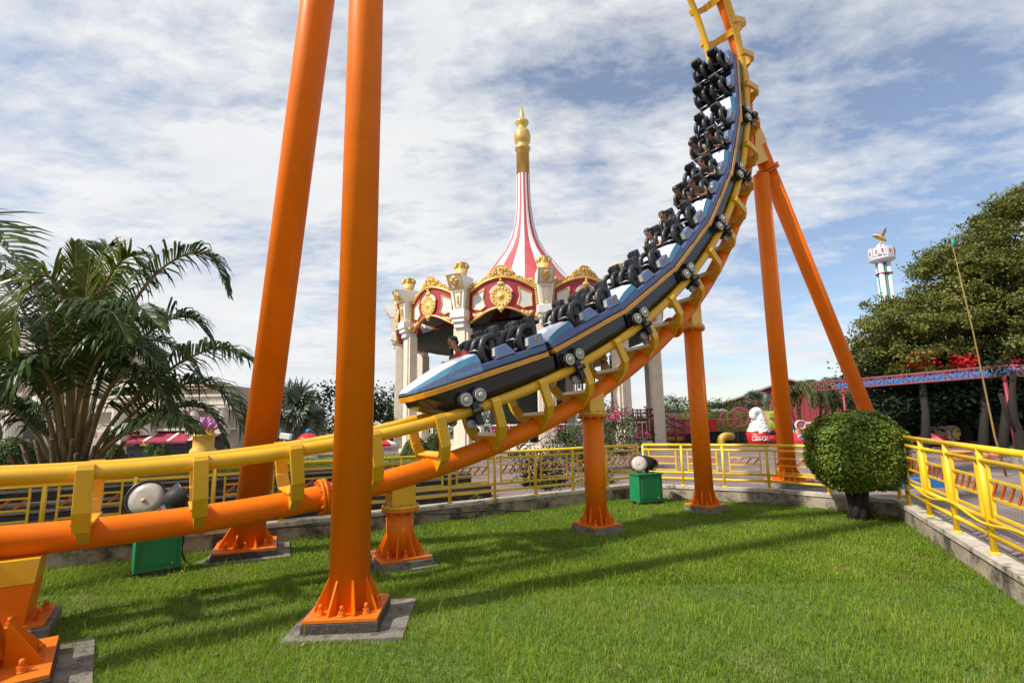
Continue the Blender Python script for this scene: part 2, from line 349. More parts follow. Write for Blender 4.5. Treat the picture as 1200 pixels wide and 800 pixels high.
# ================================================================== TRACK GEOMETRY
S_ = [3.5916295287801906e-07, -1.9393332479870982e-05, 0.0003203026762373564, -0.0031509452081282894, 0.009130791643980443, 0.9910070744500711, -3.531352439969625]
Z_ = [-5.216735023018223e-07, 2.3324426532283894e-05, -0.00041875843751994175, 0.003907788866402547, 0.016143425889247182, -0.014064385116999431, 0.7672363788131725]
B0 = Vector((-1.395, 6.459, 0)); DD = Vector((.8336, .5524, 0)).normalized(); NN = Vector((-DD.y, DD.x, 0)); UP = Vector((0, 0, 1)); LEND = 18.2
def sz(l):
    if l < 0: s0, z0, s1, z1 = np.polyval(S_, 0), np.polyval(Z_, 0), np.polyval(np.polyder(S_), 0), np.polyval(np.polyder(Z_), 0); return s0+l*s1, z0+l*z1, s1, z1
    if l > LEND:
        s0, z0, ds, dz = (np.polyval(S_, LEND), np.polyval(Z_, LEND), np.polyval(np.polyder(S_), LEND), np.polyval(np.polyder(Z_), LEND)); th = math.atan2(dz, ds); k = 1/5.5; dl = l-LEND
        return s0+(math.sin(th+k*dl)-math.sin(th))/k, z0-(math.cos(th+k*dl)-math.cos(th))/k, math.cos(th+k*dl), math.sin(th+k*dl)
    return np.polyval(S_, l), np.polyval(Z_, l), np.polyval(np.polyder(S_), l), np.polyval(np.polyder(Z_), l)
def bank(l): return float(np.interp(l, [0, 3, 7, 12, 18], [-.01, .01, -.04, -.03, 0]))
def ehl(l): return float(np.interp(l, [0, 4], [.55, .60]))      # height of the rails above the spine
def trk(l):
    s, z, ds, dz = sz(l); h = math.hypot(ds, dz); ds /= h; dz /= h
    T = DD*ds+UP*dz; U = DD*-dz+UP*ds; b = bank(l); Nn = NN*math.cos(b)+U*math.sin(b); U2 = U*math.cos(b)-NN*math.sin(b)
    return B0+DD*s+UP*z, T, U2, Nn
GA, EH = .37, .60
def tp(l, y, h): p, T, U, Nn = trk(l); return p+Nn*y+U*h      # point of the track frame: y to the far side, h above the spine
tr = thing('roller_coaster_track', 'yellow railed steel coaster track on an orange spine tube sweeping up into a loop', 'roller coaster track', B0)
LS = [x*.2 for x in range(-30, 126)]
MB().tube([tp(l, 0, 0) for l in LS], .134, 20).build('spine', 'orange', tr)
for sgn in (-1, 1): MB().tube([tp(l, sgn*GA, ehl(l)) for l in LS], .070, 14).build('rail', 'yellow', tr)
def tie(l):
    p, T, U, Nn = trk(l); m = MB(); W = .125; EH = ehl(l)
    def Pt(y, h, x): return p+Nn*y+U*h+T*x
    for s in (-1, 1):
        # upright arm outside the rail, hooked over it, leaning in towards the crossplate
        prof = [(s*(GA+.10), EH+.075), (s*(GA+.125), EH+.03), (s*(GA+.115), EH-.32), (s*(GA-.0), EH-.50), (s*(GA-.07), EH-.46), (s*(GA+.05), EH-.28), (s*(GA+.055), EH-.03), (s*(GA+.02), EH+.075)]
        a = [Pt(y, h, -W/2) for y, h in prof]; b = [Pt(y, h, W/2) for y, h in prof]; k = len(prof)
        m.add(a+b, [(i, (i+1) % k, k+(i+1) % k, k+i) for i in range(k)]+[tuple(range(k)), tuple(range(k, 2*k))[::-1]])
    hh = EH-.44
    prof = [(-GA+.02, hh), (-GA+.02, hh-.05), (-.06, -.10), (.06, -.10), (GA-.02, hh-.05), (GA-.02, hh)]
    a = [Pt(y, h, -W*.36) for y, h in prof]; b = [Pt(y, h, W*.36) for y, h in prof]; k = 6
    m.add(a+b, [(i, (i+1) % k, k+(i+1) % k, k+i) for i in range(k)]+[tuple(range(k)), tuple(range(k, 2*k))[::-1]])
    a = [Pt(-GA+.01, hh, -W*.62), Pt(GA-.01, hh, -W*.62), Pt(GA-.01, hh, W*.62), Pt(-GA+.01, hh, W*.62)]; b = [q+U*.025 for q in a]
    m.add(a+b, [(0, 1, 5, 4), (1, 2, 6, 5), (2, 3, 7, 6), (3, 0, 4, 7), (0, 3, 2, 1), (4, 5, 6, 7)])
    m.build('track_tie', 'yellow', tr, bevel=.006)
for k in range(-6, 27): tie(.56+.862*k)
def ring_flange(l, parent=tr):
    p, T, U, Nn = trk(l); M = frame(T, U)
    f = MB(); f.lathe([(.13, -.035), (.20, -.035), (.20, -.004), (.13, -.004)], 24, p, M); f.lathe([(.13, .004), (.20, .004), (.20, .035), (.13, .035)], 24, p, M); f.build('flange', 'orange', parent)
    b = MB()
    for q in range(12):
        a = q*math.pi/6; c = p+U*math.cos(a)*.172+Nn*math.sin(a)*.172; b.tube([c-T*.06, c+T*.06], .016, 6, smooth=False)
    b.build('flange_bolts', 'orange_plate', parent)
ring_flange(2.62); ring_flange(9.35); ring_flange(-4.5)
# ================================================================== SUPPORT COLUMNS
def base_kit(root, c, size, yaw, r, slab, top_r=None, nb=8, tilt=Vector((0, 0, 1))):
    """base plate, gussets, anchor bolts, grout and footing round the foot c of a column"""
    M = Matrix.Rotation(yaw, 3, 'Z'); c = V3(c)
    if slab: MB().box(c+M @ Vector((slab[1], slab[2], 0))+UP*.012, (slab[0], slab[0]*.96, .04), M).build('footing', 'footing', root, bevel=.006)
    MB().box(c+UP*.065, (size*1.03, size*1.03, .085), M).build('grout_pad', 'grout' if slab and slab[3] else 'footing', root, bevel=.006)
    MB().box(c+UP*.125, (size, size, .03), M).build('base_plate', 'orange_plate', root, bevel=.004)
    for k in range(nb):
        a = yaw+2*math.pi*(k+.5)/nb; d = Vector((math.cos(a), math.sin(a), 0)); t = Vector((-d.y, d.x, 0)); L = size*.47-r*.9
        pr = [(r*.93, 0), (r*.93+L*.95, 0), (r*.93+L*.95, .02), (r*.98, .26), (r*.93, .26)]
        a0 = [c+UP*(.14+h)+d*x-t*.008 for x, h in pr]; b0 = [p+t*.016 for p in a0]; n = 5
        m = MB(); m.add(a0+b0, [(i, (i+1) % n, n+(i+1) % n, n+i) for i in range(n)]+[tuple(range(n)), tuple(range(n, 2*n))[::-1]]); m.build('gusset', 'orange', root)
        a = yaw+2*math.pi*k/nb; d = Vector((math.cos(a), math.sin(a), 0)); q = c+d*(size*.40 if k % 2 == 0 else size*.44)+UP*.14
        m = MB(); m.lathe([(.034, 0), (.034, .012)], 12, q); m.lathe([(.028, .012), (.028, .04)], 6, q, smooth=False); m.lathe([(.017, .04), (.017, .075), (.010, .082)], 8, q); m.build('anchor_bolt', 'orange_plate', root)
GRP = 'orange support columns of the coaster'
A0 = gr(408, 730); APEX = Vector((-1.45, 4.68, 12.6))
c = thing('support_column', 'tall upright orange column in the foreground running out of the top of the view', 'support column', A0, GRP)
MB().tube([A0+UP*.14, Vector((A0.x, A0.y, 12.6))], .172, 40).build('shaft', 'orange', c); base_kit(c, A0, .60, R(4), .172, (.95, .05, .04, True))
A2 = gr(288, 650)
c = thing('support_column', 'tall orange column leaning right behind the low track, beside the palm', 'support column', A2, GRP)
ax = (APEX-A2).normalized(); MB().tube([A2+ax*.14, APEX-ax*.25], .20, 40).build('shaft', 'orange', c); base_kit(c, A2, .74, R(24), .2, (.98, .05, 0, True))
def short_col(px, py, l, top, label, r=.165, yaw=.5, size=.66):
    q = gr(px, py); p = tp(l, 0, 0); q = Vector((p.x, p.y, 0)) if q is None else q
    c = thing('support_column', label, 'support column', q, GRP)
    MB().tube([q+UP*.14, q+UP*(top-.03)], r, 32).build('shaft', 'orange', c); base_kit(c, q, size, yaw, r, (size*1.14, .03, -.02, False))
    f = MB(); f.lathe([(r*.9, -.055), (r*1.38, -.055), (r*1.38, -.02), (r*.9, -.02)], 28, q+UP*top); f.build('top_flange', 'orange', c)
    f = MB(); f.lathe([(r*.2, -.018), (r*1.38, -.018), (r*1.38, .017), (r*.2, .017)], 28, q+UP*top); f.build('saddle_flange', 'yellow', c)
    b = MB()
    for k in range(10):
        a = k*math.pi/5; z = q+UP*top+Vector((math.cos(a), math.sin(a), 0))*r*1.2; b.tube([z-UP*.08, z+UP*.045], .016, 6, smooth=False)
    b.build('flange_bolts', 'grey_metal', c)
    # yellow box saddle rising to the spine
    P, T, U, Nn = trk(l); M = Matrix((DD, NN, UP)).transposed(); ang = math.atan2(T.z, T.dot(DD)); w = r*.92
    vs = []
    for x in (-w, w):
        for y in (-w*.8, w*.8):
            off = (q-P).dot(DD); zt = P.z+(x+off)*math.tan(min(ang, 1.1))-.02; vs.append(q+DD*x+NN*y+UP*(top+.017)); vs.append(Vector((q.x, q.y, 0))+DD*x+NN*y+UP*max(top+.1, zt))
    m = MB(); m.add(vs, [(0, 1, 3, 2), (4, 6, 7, 5), (0, 4, 5, 1), (2, 3, 7, 6), (0, 2, 6, 4), (1, 5, 7, 3)]); m.build('saddle', 'yellow', c, bevel=.006)
    return c
def foot(l):                                                  # l of the spine straight above a foot
    return l
def l_above(q):
    return min(np.arange(-4, 14, .01), key=lambda l: abs((tp(l, 0, 0)-q).dot(DD)))
qB, qC, qD = gr(468, 662), gr(700, 623), gr(827, 599)
short_col(468, 662, l_above(qB), .69, 'short stubby orange column with a yellow saddle under the lowest part of the track', size=.62)
short_col(700, 623, l_above(qC), 1.79, 'orange column of middle height with a yellow saddle beside the green lamp box', yaw=.55, size=.54)
short_col(827, 599, l_above(qD), 3.42, 'slender upright orange column with yellow saddle, between the lamp box and the round bush', r=.165, yaw=.6, size=.52)
# the box-shaped bracket at the left edge
q = Vector((-4.40, 4.45, 0)); c = thing('support_bracket', 'low box shaped orange and yellow pedestal under the track at the left edge', 'support column', q)
Mx = Matrix((DD, NN, UP)).transposed()
def taper(c0, z0, z1, w0, w1, d0, d1):
    vs = [c0+Mx @ Vector((sx*w, sy*d, z)) for z, w, d in ((z0, w0, d0), (z1, w1, d1)) for sx, sy in ((-1, -1), (1, -1), (1, 1), (-1, 1))]
    return MB().add(vs, [(0, 1, 5, 4), (1, 2, 6, 5), (2, 3, 7, 6), (3, 0, 4, 7), (3, 2, 1, 0), (4, 5, 6, 7)])
taper(q, .14, .44, .33, .36, .24, .20).build('pedestal', 'orange', c, bevel=.008); taper(q, .442, .64, .362, .38, .202, .17).build('saddle', 'yellow', c, bevel=.008)
MB().box(q+UP*.05, (1.0, .66, .12), Mx).build('footing', 'footing', c, bevel=.006); MB().box(q+UP*.125, (.92, .56, .03), Mx).build('base_plate', 'orange_plate', c, bevel=.004)
for x, y in ((.41, -.12), (.41, .12), (.25, -.25), (0, -.25), (-.25, -.25)):
    z = q+Mx @ Vector((x, y, .14)); m = MB(); m.lathe([(.036, 0), (.036, .012)], 12, z); m.lathe([(.03, .012), (.03, .045)], 6, z, smooth=False); m.lathe([(.018, .045), (.018, .08)], 8, z); m.build('anchor_bolt', 'orange_plate', c)
q = gr(-34, 812); c = thing('support_column', 'orange column just out of view at the lower left corner with only its bolted foot showing', 'support column', q, GRP)
MB().tube([q+UP*.14, q+Vector((-3.2, -.6, 9))], .172, 32).build('shaft', 'orange', c); base_kit(c, q, .80, R(38), .172, (1.15, .05, 0, True))
# the A-frame of the loop
ap = tp(15.15, 0, -.42)
for label, foot_, top_ in (('upright orange leg of the A frame carrying the loop, standing on the paving', gr(925, 569, BASE), ap+Vector((-.02, -.02, -.75))), ('orange leg of the A frame slanting down to the right behind the round bush', ap+DD*4.9, ap)):
    f = Vector((foot_.x, foot_.y, BASE)); c = thing('support_column', label, 'support column', f, GRP); a = (top_-f).normalized()
    MB().tube([f+a*.14, top_], .175, 32).build('shaft', 'orange', c); base_kit(c, f, .70, R(20), .175, (.9, 0, 0, False))
    if 'slanting' in label:
        for dq in (.55, .62): MB().lathe([(.16, -.025), (.25, -.025), (.25, .025), (.16, .025)], 24, top_-a*dq, frame(a)).build('top_flange', 'orange', c)
P, T, U, Nn = trk(15.15); m = MB()
for y in (-.13, .13):
    pr = [(-.75, -.08), (.55, -.08), (.16, -.50), (-.35, -.62)]
    a = [P+Nn*(y-.012)+T*x+U*h for x, h in pr]; b = [p+Nn*.024 for p in a]; m.add(a+b, [(i, (i+1) % 4, 4+(i+1) % 4, 4+i) for i in range(4)]+[(0, 1, 2, 3), (7, 6, 5, 4)])
pr = [(-.72, -.1), (.5, -.1), (.14, -.46), (-.33, -.58)]; a = [P-Nn*.116+T*x+U*h for x, h in pr]; b = [p+Nn*.232 for p in a]; m.add(a+b, [(i, (i+1) % 4, 4+(i+1) % 4, 4+i) for i in range(4)])
m.build('loop_bracket', 'yellow', tr)
# ================================================================== COASTER TRAIN
def car_shell(root, first):
    """local frame: x forward, z up from the rail centre line, y sideways; two rows of two seats"""
    X0, X1 = -.76, (1.62 if first else .88)
    def ring(x, w, z0, z1, inset=.03): return [(x, -w, z0), (x, w, z0), (x, w+inset*0, z1), (x, -w, z1)]
    # black hull
    st = [(-.86 if first else -.74, .40, .06), (.55, .40, .03), (.84, .40, .05)]+([(1.06, .34, .16), (1.22, .25, .26)] if first else [])
    MB().loft([[(x, -w*.8, zb), (x, w*.8, zb), (x, w, zb+.12), (x, w*1.05, .345), (x, -w*1.05, .345), (x, -w, zb+.12)] for x, w, zb in st], False).build('hull', 'black_hull', root, bevel=.01, local=True)
    # stripe and blue sill: outline in plan, lofted along x
    st = [(-.76, .455), (.4, .46), (.86, .455)]+([(1.04, .42), (1.18, .35), (1.27, .26), (1.31, .15)] if first else [])
    MB().loft([[(x, -w*1.015, .35), (x, w*1.015, .35), (x, w*1.02, .418), (x, -w*1.02, .418)] for x, w in st], False).build('stripe', 'stripe_orange', root, bevel=.006, local=True)
    MB().loft([[(x, -w, .421), (x, w, .421), (x, w*.97, .44), (x, -w*.97, .44)] for x, w in st], False).build('trim_line', 'black_hull', root, local=True)
    b = MB()
    st2 = [(-.76, .46), (.35, .46)]
    for s in (-1, 1): b.loft([[(x, s*w, .441), (x, s*w*.99, .532), (x, s*(w-.10), .537), (x, s*(w-.10), .441)] for x, w in st2], False)
    b.build('side_panel', 'car_sill', root, bevel=.012, local=True)
    # raised armrest boxes beside every row
    for s in (-1, 1):
        for xa, xb in ((-.755, -.47), (-.24, .10)):
            pr = [(xa, .539), (xb, .539), (xb-.05, .695), (xa+.12 if xa > -.5 else xa, .705)]
            m = MB(); a = [(x, s*.455, z) for x, z in pr]; c_ = [(x, s*.355, z) for x, z in pr]; m.add(a+c_, [(0, 1, 5, 4), (1, 2, 6, 5), (2, 3, 7, 6), (3, 0, 4, 7), (0, 3, 2, 1), (4, 5, 6, 7)]); m.build('armrest_box', 'car_blue', root, bevel=.012, local=True)
            m = MB(); m.box((xb-.018, s*.405, .635), (.012, .085, .11), Matrix.Rotation(-.3, 3, 'Y')); m.build('armrest_plate', 'hub_grey', root, local=True)
        m = MB(); m.loft([[Vector((-.64+math.cos(a)*r_, s*(.457+h_), .64+math.sin(a)*r_)) for a in [2*math.pi*i_/20 for i_ in range(20)]] for r_, h_ in ((.026, 0), (.036, 0), (.036, .007), (.026, .007))], False, False, True); m.box((-.64, s*.459, .64), (.012, .006, .034)); m.box((-.63, s*.459, .629), (.02, .006, .010)); m.build('emblem', 'stripe_orange', root, local=True)
    # tub floor and back wall
    m = MB(); m.box((-.08, 0, .40), (1.1, .70, .05)); m.box((-.745, 0, .55), (.04, .72, .28)); m.build('tub', 'black', root, local=True)
    # hood
    if first:
        st = [(.34, .455, .68, .71, .39), (.62, .455, .655, .685, .38), (.88, .44, .60, .625, .34), (1.08, .40, .545, .56, .28), (1.23, .31, .50, .508, .21), (1.305, .15, .468, .472, .11)]
    else:
        st = [(.34, .455, .665, .695, .40), (.60, .455, .64, .67, .405), (.80, .45, .59, .61, .405), (.865, .44, .545, .555, .40)]
    tm = MB(); sm_ = MB(); N_ = len(st)
    tr_ = [[(x, -t, zs), (x, -t*.5, zt), (x, t*.5, zt), (x, t, zs)] for x, w_, zs, zt, t in st]
    o = []
    for r_ in tr_: o += r_
    tm.add(o, [(i*4+k, i*4+k+1, (i+1)*4+k+1, (i+1)*4+k) for i in range(N_-1) for k in range(3)], False)
    tm.add(tr_[-1], [(0, 1, 2, 3)]); tm.add(tr_[0], [(3, 2, 1, 0)])
    tm.build('hood_top', 'car_lavender_sheen', root, bevel=.008, local=True)
    kz = lambda zs: .441+(zs-.441)*.60
    sk = MB()
    for s in (-1, 1):
        o = []; o2 = []
        for x, w_, zs, zt, t in st: o += [(x, s*t, zs), (x, s*w_*.985, kz(zs))]; o2 += [(x, s*w_*.985, kz(zs)), (x, s*w_, .441)]
        for b_, oo in ((sm_, o), (sk, o2)): b_.add(oo, [(i*2, i*2+1, i*2+3, i*2+2) for i in range(N_-1)])
        for i_ in (0,): sm_.add([o[0], o[1], (st[0][0], 0, .6)], [(0, 1, 2)])
    x, w_, zs, zt, t = st[-1]; sm_.add([(x, -t, zs), (x, -w_*.985, kz(zs)), (x, w_*.985, kz(zs)), (x, t, zs), (x, t*.5, zt), (x, -t*.5, zt)], [(0, 1, 2, 3, 4, 5)])
    sk.add([(x, -w_*.985, kz(zs)), (x, -w_, .441), (x, w_, .441), (x, w_*.985, kz(zs))], [(0, 1, 2, 3)])
    sm_.build('hood_side', 'car_teal', root, local=True); sk.build('hood_skirt', 'car_blue' if first else 'car_sill', root, local=True)
    if first:
        m = MB()
        for s in (-1, 1): m.add([(.36, s*.463, .47), (.84, s*.455, .47), (.81, s*.447, .53), (.74, s*.43, .585), (.36, s*.43, .61), (.36, s*.455, .47), (.84, s*.445, .47), (.81, s*.43, .53), (.74, s*.415, .58), (.36, s*.42, .60)], [(0, 1, 2, 3, 4), (9, 8, 7, 6, 5), (0, 5, 6, 1), (1, 6, 7, 2), (2, 7, 8, 3), (3, 8, 9, 4), (4, 9, 5, 0)]); m.build('access_panel', 'car_blue', root, local=True); m = MB()
    # running gear at the front end
    wx = .62 if first else .60
    bogies = [wx]
    for bx in bogies:
        for s in (-1, 1):
            y = s*.372; g = MB(); g.box((bx, s*.40, .20), (.40, .05, .10)); g.box((bx, s*.33, .02), (.16, .10, .34)); g.box((bx, s*.46, .18), (.34, .03, .06)); g.box((bx, s*.48, -.03), (.09, .06, .30)); bo = g.build('bogie', 'black', root, bevel=.008, local=True)
            for ax in (-.105, .105):
                w_ = MB(); M = frame((0, s, 0)); w_.lathe([(.06, -.04), (.092, -.04), (.099, -.025), (.099, .05), (.092, .062), (.080, .062), (.080, -.04)], 24, (bx+ax, s*.45, .172), M); wo_ = w_.build('wheel', 'rubber', bo, local=True)
                h = MB(); h.lathe([(.02, .03), (.081, .03), (.083, .064), (.070, .068), (.062, .050), (.040, .050), (.034, .08), (.015, .085)], 24, (bx+ax, s*.45, .172), M); h.build('hub', 'hub_grey', wo_, local=True)
            for ax in (-.06, .09):
                w_ = MB(); w_.lathe([(.03, -.03), (.06, -.03), (.062, .03), (.03, .03)], 18, (bx+ax, s*.40, -.15), frame((0, s, 0))); w_.build('upstop_wheel', 'grey_metal', bo, local=True)
            w_ = MB(); w_.lathe([(.02, -.03), (.07, -.03), (.07, .03), (.02, .03)], 18, (bx, s*.53, 0), frame((0, 0, 1))); w_.build('side_wheel', 'rubber', bo, local=True)
    MB().tube([(-.80, 0, .14), (-1.0, 0, .14)], .05, 10).build('coupling', 'black', root, local=True)
def seat(root, x0, y0):
    s = MB(); t = Matrix.Rotation(-.24, 3, 'Y')
    s.box((x0, y0, .44), (.32, .32, .10)); s.box((x0-.165, y0, .63), (.08, .26, .40), t); s.box((x0-.12, y0-.14, .55), (.14, .03, .24), t); s.box((x0-.12, y0+.14, .55), (.14, .03, .24), t)
    so = s.build('seat', 'black_seat', root, bevel=.022, local=True)
    h = MB(); h.box((x0-.23, y0, .905), (.085, .21, .16), t); h.box((x0-.19, y0-.095, .895), (.085, .04, .14), t); h.box((x0-.19, y0+.095, .895), (.085, .04, .14), t); h.build('headrest', 'black_seat', so, bevel=.022, local=True)
    r = MB()
    for s_ in (-1, 1):
        y = y0+s_*.10; pts = [(x0-.19, y, .76), (x0-.15, y, .835), (x0-.06, y, .865), (x0+.04, y+s_*.012, .83), (x0+.105, y+s_*.018, .74), (x0+.115, y+s_*.012, .61), (x0+.06, y, .52)]
        P = []
        for i in range(len(pts)-1):
            for k in range(4): P.append(Vector(pts[i]).lerp(Vector(pts[i+1]), k/4))
        P.append(Vector(pts[-1])); P = [P[0]]+[(P[i-1]+P[i]*2+P[i+1])/4 for i in range(1, len(P)-1)]+[P[-1]]
        r.tube(P, [.026 if i < 4 else .042+.006*(i % 2) for i in range(len(P))], 9)
    r.box((x0+.08, y0, .55), (.05, .20, .06)); r.box((x0-.02, y0, .70), (.03, .18, .13), Matrix.Rotation(.5, 3, 'Y')); r.build('shoulder_restraint', 'black_seat', so, local=True)
    r = MB(); r.tube([(x0+.12, y0-.10, .68), (x0+.18, y0-.09, .73), (x0+.18, y0+.09, .73), (x0+.12, y0+.10, .68)], .012, 8); r.build('grab_handle', 'steel', so, local=True)
    r = MB(); r.box((x0+.13, y0, .585), (.02, .06, .03)); r.build('buckle', 'hub_grey', so, local=True)
def car_mat(l): p, T, U, Nn = trk(l); F_ = -T; o = p+U*EH; Y = U.cross(F_); return Matrix(((F_.x, Y.x, U.x, o.x), (F_.y, Y.y, U.y, o.y), (F_.z, Y.z, U.z, o.z), (0, 0, 0, 1)))
ROWS = [(x, y) for x in (.10, -.54) for y in (-.21, .21)]
CG = 'cars of the coaster train'
def new_car(name, label, l, first):
    r = thing(name, label, 'roller coaster car', group=CG); r.matrix_basis = car_mat(l); car_shell(r, first)
    for x, y in ROWS: seat(r, x, y)
    return r
CL = [5.19]+[5.19+1.75*k+.16 for k in range(1, 7)]
car1 = new_car('coaster_car', 'lead coaster car with a long wedge shaped pale nose, lowest on the track', CL[0], True)
car2 = new_car('coaster_car', 'coaster car with empty black seats coupled directly behind the wedge nosed lead car', CL[1], False)
CLAB = [None, None, 'third coaster car from the nose, empty, just left of the slender column top', 'coaster car with two riders raising their heads on its far side', 'coaster car with three riders just below the steep upper stretch', 'next to last coaster car, with dark dressed riders, beside the top of the A frame', 'last and highest coaster car, empty, hanging near the top of the view']
cars = [car1, car2]
for k in range(2, 7):
    c = copy_tree(car2); c.matrix_basis = car_mat(CL[k]); c['label'] = CLAB[k]; cars.append(c)
# ================================================================== PEOPLE
def skin_mesh(name, verts, edges, radii, root_i):
    me = bpy.data.meshes.new(name); me.from_pydata(verts, edges, []); o = bpy.data.objects.new(name, me); COL.objects.link(o)
    s = o.modifiers.new('s', 'SKIN'); o.modifiers.new('d', 'SUBSURF').levels = 1
    for i, r in enumerate(radii): me.skin_vertices[0].data[i].radius = (r, r); me.skin_vertices[0].data[i].use_root = (i == root_i)
    dg = bpy.context.evaluated_depsgraph_get(); nm = bpy.data.meshes.new_from_object(o.evaluated_get(dg)); bpy.data.objects.remove(o)
    nm.polygons.foreach_set('use_smooth', [True]*len(nm.polygons)); return nm
def person(label, car, x0, y0, shirt, skin='skin', lean=0., hands=0, sc_=.76, drop=0.):
    """a seated rider in the car's local frame, hip on the seat cushion at (x0, y0)"""
    hz = .455-drop; v = []; e = []; rr = []
    def add(p, r, par=None):
        v.append((p[0], p[1], p[2])); rr.append(r)
        if par is not None: e.append((par, len(v)-1))
        return len(v)-1
    k = sc_; L = lean
    def q(x, y, z): return (x0-.10+x*k+z*k*L*.5, y0+y*k, hz+z*k)
    pel = add(q(0, 0, .04), .125*k); ab = add(q(.0, 0, .2), .115*k, pel); ch = add(q(.0, 0, .38), .13*k, ab); nb = add(q(.01, 0, .50), .06*k, ch); hd0 = add(q(.03, 0, .58), .055*k, nb); hd1 = add(q(.035, 0, .66), .085*k, hd0); hd2 = add(q(.03, 0, .745), .092*k, hd1); add(q(.02, 0, .80), .06*k, hd2)
    for s in (-1, 1):
        sh = add(q(0, s*.17, .44), .062*k, ch); 
        if hands: el = add(q(.16, s*.22, .30), .045*k, sh); wr = add(q(.27, s*.14, .40), .032*k, el); pa = add(q(.30, s*.12, .46), .034*k, wr); dx = (.015, 0, .05)
        else: el = add(q(.06, s*.22, .20), .045*k, sh); wr = add(q(.25, s*.14, .20), .032*k, el); pa = add(q(.31, s*.12, .22), .034*k, wr); dx = (.045, 0, .02)
        for f in range(5):
            b = v[pa]; o = (f-2)*.014*k; f1 = add((b[0]+dx[0]*k, b[1]+o, b[2]+dx[2]*k), .011*k, pa); add((b[0]+dx[0]*k*1.5-(.01 if hands else 0), b[1]+o*1.1-s*.006, b[2]+dx[2]*k*1.3-.012), .009*k, f1)
        hp = add(q(.04, s*.09, .02), .09*k, pel); kn = add(q(.42, s*.11, .06), .065*k, hp); an = add(q(.46, s*.11, -.12), .045*k, kn)
    t = thing('person', label, 'person', group='riders on the coaster train'); t.matrix_basis = car.matrix_basis @ Matrix.Identity(4)
    me = skin_mesh('body', v, e, rr, pel)
    # face: nose, ears and brow are pulled out of the same mesh
    hc = Vector(q(.032, 0, .70)); sx = .092*k
    bm = bmesh.new(); bm.from_mesh(me)
    for p in ((.088, 0, -.005, .016, .012, .02), (0, .088, -.005, .018, .010, .026), (0, -.088, -.005, .018, .010, .026), (.07, 0, -.075, .03, .035, .02)):
        g = bmesh.ops.create_icosphere(bm, subdivisions=2, radius=1, matrix=Matrix.Translation(hc+Vector(p[:3])*k) @ Matrix.Diagonal((p[3]*k, p[4]*k, p[5]*k, 1)))
    bm.to_mesh(me); bm.free()
    me.materials.clear(); me.materials.append(MATS[skin]); me.polygons.foreach_set('material_index', [0]*len(me.polygons)); me.polygons.foreach_set('use_smooth', [True]*len(me.polygons))
    o = bpy.data.objects.new('body', me); COL.objects.link(o); o.parent = t
    m = MB(); m.ball(hc+Vector((-.022, 0, .045))*k, Vector((.092, .094, .072))*k, 16, jit=.04); m.ball(hc+Vector((-.05, 0, -.01))*k, Vector((.062, .088, .075))*k, 14, jit=.03); m.build('hair', 'hair', t, local=True)
    m = MB()
    for s in (-1, 1): m.ball(hc+Vector((.083, s*.034, .012))*k, .012*k, 8)
    m.build('eyes', 'hair', t, local=True)
    m = MB(); m.box(hc+Vector((.09, 0, -.052))*k, (.012*k, .042*k, .008*k)); m.build('mouth', 'shirt_red', t, local=True)
    m = MB(); rs = [(.0, .02, .145, .165), (.0, .2, .135, .155), (.0, .36, .15, .19), (.0, .45, .11, .19), (.01, .50, .075, .085)]
    m.loft([[Vector(q(x+math.cos(a)*rx, math.sin(a)*ry, z)) for a in [2*math.pi*i/14 for i in range(14)]] for x, z, rx, ry in rs])
    for s in (-1, 1): m.tube([q(0, s*.15, .44), q(.05, s*.20, .36), q(.08 if hands else .03, s*.225, .30)], [.075*k, .068*k, .062*k], 10)
    m.build('shirt', shirt, t, local=True)
    m = MB()
    for s in (-1, 1): m.tube([q(.0, s*.085, .03), q(.2, s*.10, .05), q(.42, s*.11, .065), q(.455, s*.11, -.05)], [.105*k, .095*k, .08*k, .065*k], 12)
    m.build('trousers', 'jeans', t, local=True)
    return t
XF, XR = ROWS[0][0], ROWS[2][0]      # local +y is the near side
person('dark haired rider leaning forward in the front row of the wedge nosed lead car', cars[0], XF+.16, -.2, 'shirt_red', lean=.45, drop=.06)
person('rider in a white shirt in the front row of the middle car, gripping the restraint', cars[3], XF+.08, -.2, 'shirt_white', 'skin_pale', hands=1)
person('rider in a grey shirt seated behind the one in the white shirt', cars[3], XR+.08, -.2, 'shirt_grey', 'skin_pale', hands=1)
person('rider in a black shirt on the near rear seat, right above the brown jacket', cars[4], XR+.10, .2, 'shirt_black', 'skin_pale', hands=1)
person('rider in a brown jacket on the near front seat with both hands on the restraint', cars[4], XF+.10, .2, 'shirt_brown', 'skin', hands=1)
person('dark dressed rider on the far front seat beside the rider in the brown jacket', cars[4], XF+.06, -.2, 'shirt_black', 'skin', hands=1)
person('rider in dark clothes on the near front seat of the next to last car', cars[5], XF+.06, .2, 'shirt_black', 'skin', hands=1)
person('rider in a grey shirt on the far front seat of the next to last car', cars[5], XF+.06, -.2, 'shirt_grey', 'skin', hands=1)
